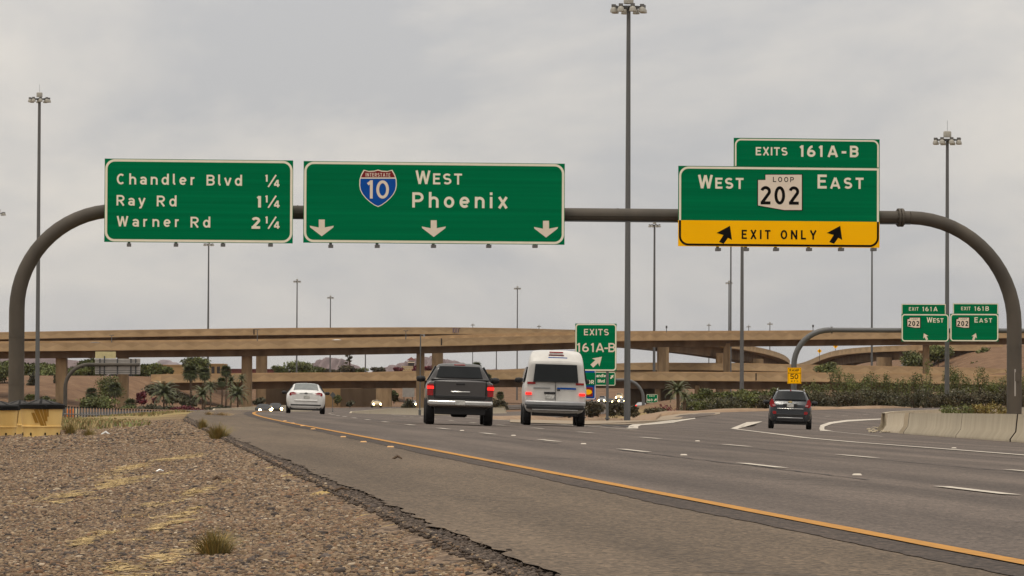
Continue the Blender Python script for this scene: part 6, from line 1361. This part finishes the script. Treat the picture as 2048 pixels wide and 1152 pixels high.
palm(183, 812, 774, 34, 676, 'short fan palm with no visible trunk under the cantilever sign', 'palms by the embankment', dead=False)
palm(229, 820, 764, 36, 668, 'fan palm with a brown trunk in front of the second flyover pier', 'palms by the embankment')
bush(196, 820, 72, 26, 655, 'leaf', 'broad low green bush in front of the short fan palm', GB, 1100)
palm(261, 823, 796, 34, 650, 'small low palm at the foot of the second flyover pier', 'palms by the embankment', dead=False)
bush(287, 799, 28, 17, 672, 'leaf_red', 'dark red bougainvillea on the bare slope', GB, 450); bush(283, 808, 20, 10, 664, 'leaf_red', 'small crimson bougainvillea below the dark red one', GB, 260); bush(311, 806, 16, 10, 664, 'leaf_red', 'small crimson bougainvillea beside the big date palm', GB, 240)
bush(303, 789, 34, 20, 690, 'leaf_dark', 'dark leafy bush above the dark red bougainvillea', GB, 500)
palm(327, 815, 768, 66, 660, 'wide date palm low on the slope under the overpass end', 'palms by the embankment', 'date')
bush(305, 826, 60, 18, 640, 'leaf_dark', 'dark low bush behind the picket fence', GB, 800); bush(340, 828, 40, 16, 636, 'leaf_dark', 'dark low bush below the wide date palm', GB, 500)
bush(362, 829, 40, 18, 632, 'leaf_red', 'rust red bush behind the end of the picket fence', GB, 550); bush(393, 829, 34, 14, 632, 'leaf_red', 'low rust red bush beside the long concrete barrier', GB, 420)
tree(396, 775, 711, 58, 36, 860, 'leaf', 'tall airy tree behind the two tallest fan palms', 'trees on the fill', 1300)
palm(380, 818, 728, 42, 655, 'tallest full fan palm in front of the overpass parapet', 'palms by the embankment'); palm(408.5, 818, 734, 34, 665, 'tall fan palm beside the thin mast, slightly lower than its neighbour', 'palms by the embankment')
palm(404, 825, 776, 48, 640, 'mid height date palm below the two tallest fan palms', 'palms by the embankment', 'date'); palm(420, 822, 764, 34, 648, 'leaning looking dark palm between the date palm and the slim trunks', 'palms by the embankment', 'date')
palm(443, 816, 754, 26, 655, 'slim fan palm with a shaggy head lower than the next one', 'palms by the embankment'); palm(451, 816, 730, 30, 662, 'slim tall fan palm whose head overlaps the overpass parapet', 'palms by the embankment'); palm(461, 816, 752, 34, 668, 'dark headed palm just before the flyover pier', 'palms by the embankment', 'date')
palm(475, 816, 774, 54, 650, 'broad date palm at the foot of the flyover pier pair', 'palms by the embankment', 'date'); palm(483, 800, 750, 26, 690, 'small dark palm half behind the flyover pier', 'palms by the embankment', 'date')
bush(517, 812, 26, 16, 680, 'leaf_dark', 'dark clipped bush between the flyover pier pair and the white sedan', GB, 450)
bush(470, 790, 30, 16, 720, 'leaf', 'yellow green bush in the shade of the overpass', GB, 450)
GT = 'trees behind the low overpass'
for px, yb, yt, w, mt, lab in ((560, 752, 731, 40, 'leaf', 'low green tree beyond the pier pair'), (604, 752, 722, 66, 'leaf', 'largest rounded green tree over the white sedan'), (637, 752, 733, 30, 'leaf', 'small green tree in front of the hill foot'), (664, 752, 738, 30, 'leaf_grey', 'olive brown tree at the foot of the thin mast'), (692, 752, 731, 36, 'leaf_grey', 'olive brown tree under the mast shaped like a pine'), (722, 752, 736, 30, 'leaf', 'yellow green tree beside the short grey pole'), (757, 746, 735, 26, 'leaf_grey', 'small olive tree before the long hill')):
    tree(px, yb, yt, w, (yb - yt) * .9, 1050, mt, lab, GT, int(w * 22), leafpx=2.0)
for px, w, lab in ((797, 22, 'dark red bush beside the cream tower building'), (838, 26, 'dark red bush behind the slim camera post'), (860, 24, 'dark red bush between the flyover piers')): bush(px, 742, w, 10, 1200, 'leaf_red', lab, GT, 260)
for px, w, h_, yb, Y, mt, lab in ((34, 60, 34, 756, 800, 'leaf', 'green tree between the arch column and the grey light mast'), (98, 64, 30, 756, 800, 'leaf', 'broad green tree right of the grey light mast, before the pale building'), (140, 46, 22, 756, 805, 'leaf_grey', 'olive tree between the first pier and the cantilever pipe'), (182, 70, 34, 756, 805, 'leaf', 'dense green tree above the cantilever pipe bend'), (283, 50, 26, 753, 806, 'leaf', 'green tree right at the edge of the ribbed sign back'), (-20, 60, 44, 770, 760, 'leaf', 'green tree mostly out of view by the arch column')):
    tree(px, yb, yb - h_, w, h_ * .92, Y, mt, lab, 'trees on the fill', 1500)
for px, w, h_, yb, Y, mt, lab in ((445, 26, 16, 826, 640, 'leaf_dark', 'dark low bush at the feet of the slim palms'), (425, 40, 14, 827, 636, 'leaf_dark', 'dark ground shrub behind the start of the long low barrier'), (345, 50, 24, 806, 668, 'leaf_dark', 'dark shrub against the wide date palm'), (372, 46, 22, 812, 655, 'leaf_dark', 'dark shrub below the tallest fan palm'), (320, 60, 22, 790, 690, 'leaf_dark', 'dark spreading shrub above the bougainvillea'), (255, 40, 14, 824, 645, 'leaf', 'low green shrub behind the middle of the picket fence')):
    bush(px, yb, w, h_, Y, mt, lab, GB, 700)
# cell tower dressed as a pine
root = tree(699, 752, 706, 18, 2, 1150, 'leaf_dark', 'tall dark phone mast dressed as a pine tree above the overpass', None, 60, 'mast_tree'); root['category'] = 'phone mast'
s = F_PX / 1150; bl = [(random.uniform(-7, 7) / s, random.uniform(-5, 5) / s, z_ / s, 4.0 / s, 4 / s, 2.3 / s) for z_ in (42, 40, 36, 36, 31, 30, 26, 18, 14, 12, 38, 33)]; leaf_cloud('branch_cluster', bl, 650, 1.4 / s, M['leaf_dark'], root)
b = MB(); b.tube([(0, 0, -1), (0, 0, 44 / s)], [.28, .16], 8); b.build('mast', M['bark'], root)
# under the bridge and beyond
bush(675, 806, 18, 22, 700, 'leaf', 'yellow green bush behind the diamond sign back', GB, 350); bush(700, 812, 22, 9, 690, 'leaf_dark', 'small round dark bush in front of the dark abutment', GB, 260)
bush(788, 804, 18, 22, 800, 'leaf', 'green bush behind the low bridge pier', GB, 320); bush(790, 802, 12, 12, 790, 'tuft', 'yellow flowering bush beside the low bridge pier', GB, 160); bush(818, 824, 30, 26, 520, 'leaf_dark', 'dark bush at the median barrier behind the pickup', GB, 500)
palm(953, 765, 723, 26, 860, 'small fan palm head above the overpass between the truck and the van', 'palms beyond the road'); palm(972, 815, 746, 34, 600, 'fan palm behind the dark pickup, higher of the two', 'palms beyond the road'); palm(1000, 818, 782, 22, 600, 'small fan palm between the pickup and the van', 'palms beyond the road')
bush(995, 822, 44, 26, 560, 'leaf_grey', 'brown dry brush between the pickup and the van', 'dry brush', 600); bush(1185, 832, 44, 30, 262, 'leaf_grey', 'grey brush at the foot of the gore sign posts', 'dry brush', 900); bush(1150, 832, 50, 22, 268, 'leaf_grey', 'grey brush behind the white van', 'dry brush', 800); bush(1232, 834, 38, 30, 252, 'leaf_grey', 'grey brush wrapped round the tallest light mast', 'dry brush', 800)
bush(1268, 832, 34, 20, 268, 'leaf_grey', 'brown brush just past the tallest light mast', 'dry brush', 600)
bush(1325, 829, 54, 26, 285, 'leaf_red', 'thin red brush behind the gore soil', 'dry brush', 380, leafpx=1.4); bush(1310, 830, 40, 14, 282, 'leaf_grey', 'low brown brush under the thin red brush', 'dry brush', 400)
palm(1355, 826, 766, 56, 300, 'spreading date palm beside the tiny exit sign', 'palms beyond the road', 'date'); palm(1368, 824, 784, 36, 310, 'smaller date palm tucked against the spreading one', 'palms beyond the road', 'date')
# flowering hedge row behind the ramp, each bush its own
random.seed(21)
for k in range(27):
    px = 1385 + k * 26.5 + random.uniform(-6, 6); Y = 318 + random.uniform(-8, 10); yb = 824.5 - (px - 1385) * .0135; hh = random.choice([24, 30, 34, 38, 44]) + (6 if px > 1620 else 0) - (4 if px < 1420 else 0)
    fl_ = 34 if px < 1640 else 10
    bush(px, yb, random.uniform(56, 74), hh, Y, random.choice(['leaf_dark', 'leaf_dark', 'leaf_grey', 'leaf']) if px < 1640 else random.choice(['leaf_dark', 'leaf_dark', 'leaf_grey']), 'dark oleander bush with white flecks in the hedge row behind the ramp', 'flowering hedge row', 820, flowers=fl_, leafpx=1.8)
for k in range(13):
    px = 1395 + k * 19 + random.uniform(-5, 5); bush(px, 806, 40, random.uniform(18, 30), 350, 'leaf', 'green bush behind the flowering hedge, before the low overpass', 'green bushes behind the hedge', 800, leafpx=1.9)
for k in range(22):
    px = 1625 + k * 21 + random.uniform(-6, 6); hh = random.choice([46, 56, 64, 76, 84]) if k > 1 else 44
    s_ = bush(px, 806, random.uniform(30, 48), hh, 352 + random.uniform(-6, 14), 'leaf', 'feathery light green shrub rising behind the hedge row', 'feathery shrubs behind the hedge', 650, leafpx=1.4)
bush(1650, 752, 42, 26, 830, 'leaf', 'round green bush between the two low overpass parapets', 'bushes on the far hill', 700)
tree(1828, 738, 699, 52, 36, 905, 'leaf', 'green tree at the foot of the flyover pier on the far hill', 'bushes on the far hill', 1300); tree(1876, 730, 688, 60, 32, 925, 'leaf', 'green tree behind the twin exit signs on the far hill', 'bushes on the far hill', 1300)
tree(1967, 731, 694, 32, 22, 925, 'leaf', 'thin spindly tree alone on the bare hill', 'bushes on the far hill', 260); bush(1966, 738, 48, 14, 905, 'leaf', 'low green bush under the spindly tree', 'bushes on the far hill', 600); bush(2025, 704, 18, 9, 930, 'leaf', 'small bush high on the bare hill', 'bushes on the far hill', 200)
bush(1865, 712, 20, 8, 945, 'leaf_grey', 'small brown scrub on the bare hill slope', 'bushes on the far hill', 160)
# flowers behind the barrier
for k, px in enumerate((1892, 1905, 1922, 1938, 1952, 1968, 1984, 2000, 2016, 1960, 1976)):
    mt = 'leaf' if k < 4 else 'tuft'; bush(px, 842, random.uniform(22, 38), random.uniform(28, 44) - (6 if k < 2 else 0), 150 + random.uniform(0, 12), mt, 'straggly wildflower clump growing behind the pale barrier', 'wildflowers behind the barrier', 230, leafpx=1.7)
# ---------------------------------------------------------------- grass tufts
def tuft(px, py, wpx, hpx, mt, lab, n=260, name='grass_tuft', grp=None, Y=None, spread=.5):
    p = hit(px, py) if Y is None else at(px, py, Y); s = F_PX / p.y; w, h = wpx / s, hpx / s; vs, cs = [], []
    for k in range(n):
        a, r_ = random.uniform(0, 6.28), random.random() ** .7; b0 = Vector((r_ * w * .28 * math.cos(a), r_ * w * .28 * math.sin(a), 0)); L_ = h * random.uniform(.55, 1.08) * (1 - .35 * r_); o_ = Vector((math.cos(a), math.sin(a), 0)) * (w * spread * r_ * random.uniform(.3, 1.0)); wd = max(h * .012, .25 / s); sv = Vector((-math.sin(a + .6), math.cos(a + .6), 0)) * wd
        m1 = b0 + o_ * .35 + Vector((0, 0, L_ * .6)); t1 = b0 + o_ + Vector((random.uniform(-.1, .1) * w, 0, L_)); t = random.uniform(.65, 1.3); y_ = random.random() < .3
        vs += [b0 - sv, b0 + sv, m1 + sv * .7, m1 - sv * .7, m1 - sv * .7, m1 + sv * .7, t1 + sv * .15, t1 - sv * .15]; cs += [(t * (1.5 if y_ else 1), t * (1.2 if y_ else 1), t)] * 8
    o = np_mesh(name, np.array([tuple(v) for v in vs]), np.arange(len(vs)).reshape(-1, 4), M[mt], None, np.array(cs)); o.location = p + Vector((0, 0, -.005)); tag(o, lab, 'grass', grp); return o
tuft(430, 1110, 92, 64, 'tuft', 'olive grass tuft alone on the gravel, nearest the viewer', 520, spread=.72); tuft(437, 877, 54, 36, 'tuft', 'bushy yellow green tuft at the edge of the shoulder', 480, spread=.7); tuft(405, 858, 28, 26, 'tuft', 'small bright green tuft with yellow flowers behind the bushy one', 320)
tuft(141, 870, 36, 30, 'tuft', 'grey green weed beside the emblem barrel', 260); tuft(178, 872, 40, 20, 'tuft', 'low grey green weed in the gravel past the barrels', 260); tuft(418, 830, 24, 10, 'straw', 'small pale tuft on the crest beside the shoulder', 160); tuft(445, 831, 60, 9, 'straw', 'low straw clump on the crest beside the headlights', 240)
# dry grass in the dip: nobody could count the blades
n = 26000; px_ = rng.uniform(100, 470, n); Y_ = 92 + (330 - 92) * rng.random(n) ** 1.1; vs = []; X_ = (px_ - 1024) / 7800 * Y_; u_ = road_u(X_, Y_); ok = (u_ < 0.6) & (np.sin(X_ * .8 + Y_ * .11) + .6 * np.sin(Y_ * .33 + X_ * 2.1) + rng.normal(0, .5, n) > .15); X_, Y_ = X_[ok], Y_[ok]; n = len(X_)
Z_ = gfun(X_, Y_); h_ = rng.uniform(.02, .11, n) * (1 + .5 * np.sin(X_ * 1.1 + Y_ * .2)); a_ = rng.uniform(0, 6.28, n); wd = .028 + .00006 * Y_
P0 = np.stack([X_, Y_, Z_ - .02], 1); sv = np.stack([wd, 0 * wd, 0 * wd], 1); tp = P0 + np.stack([np.cos(a_) * h_ * .5, np.sin(a_) * h_ * .5, h_ + .02], 1)
V_ = np.stack([P0 - sv, P0 + sv, tp + sv * .2, tp - sv * .2], 1).reshape(-1, 3); t = rng.uniform(.6, 1.2, n); g_ = rng.random(n) < .25; cl = np.stack([np.where(g_, .7, 1.) * t, t, np.where(g_, .8, 1.) * t], 1)
o = np_mesh('dry_grass', V_, np.arange(4 * n).reshape(-1, 4), M['straw'], None, np.repeat(cl, 4, 0)); tag(o, 'dry straw grass covering the dip behind the barrels', 'grass', kind='stuff')
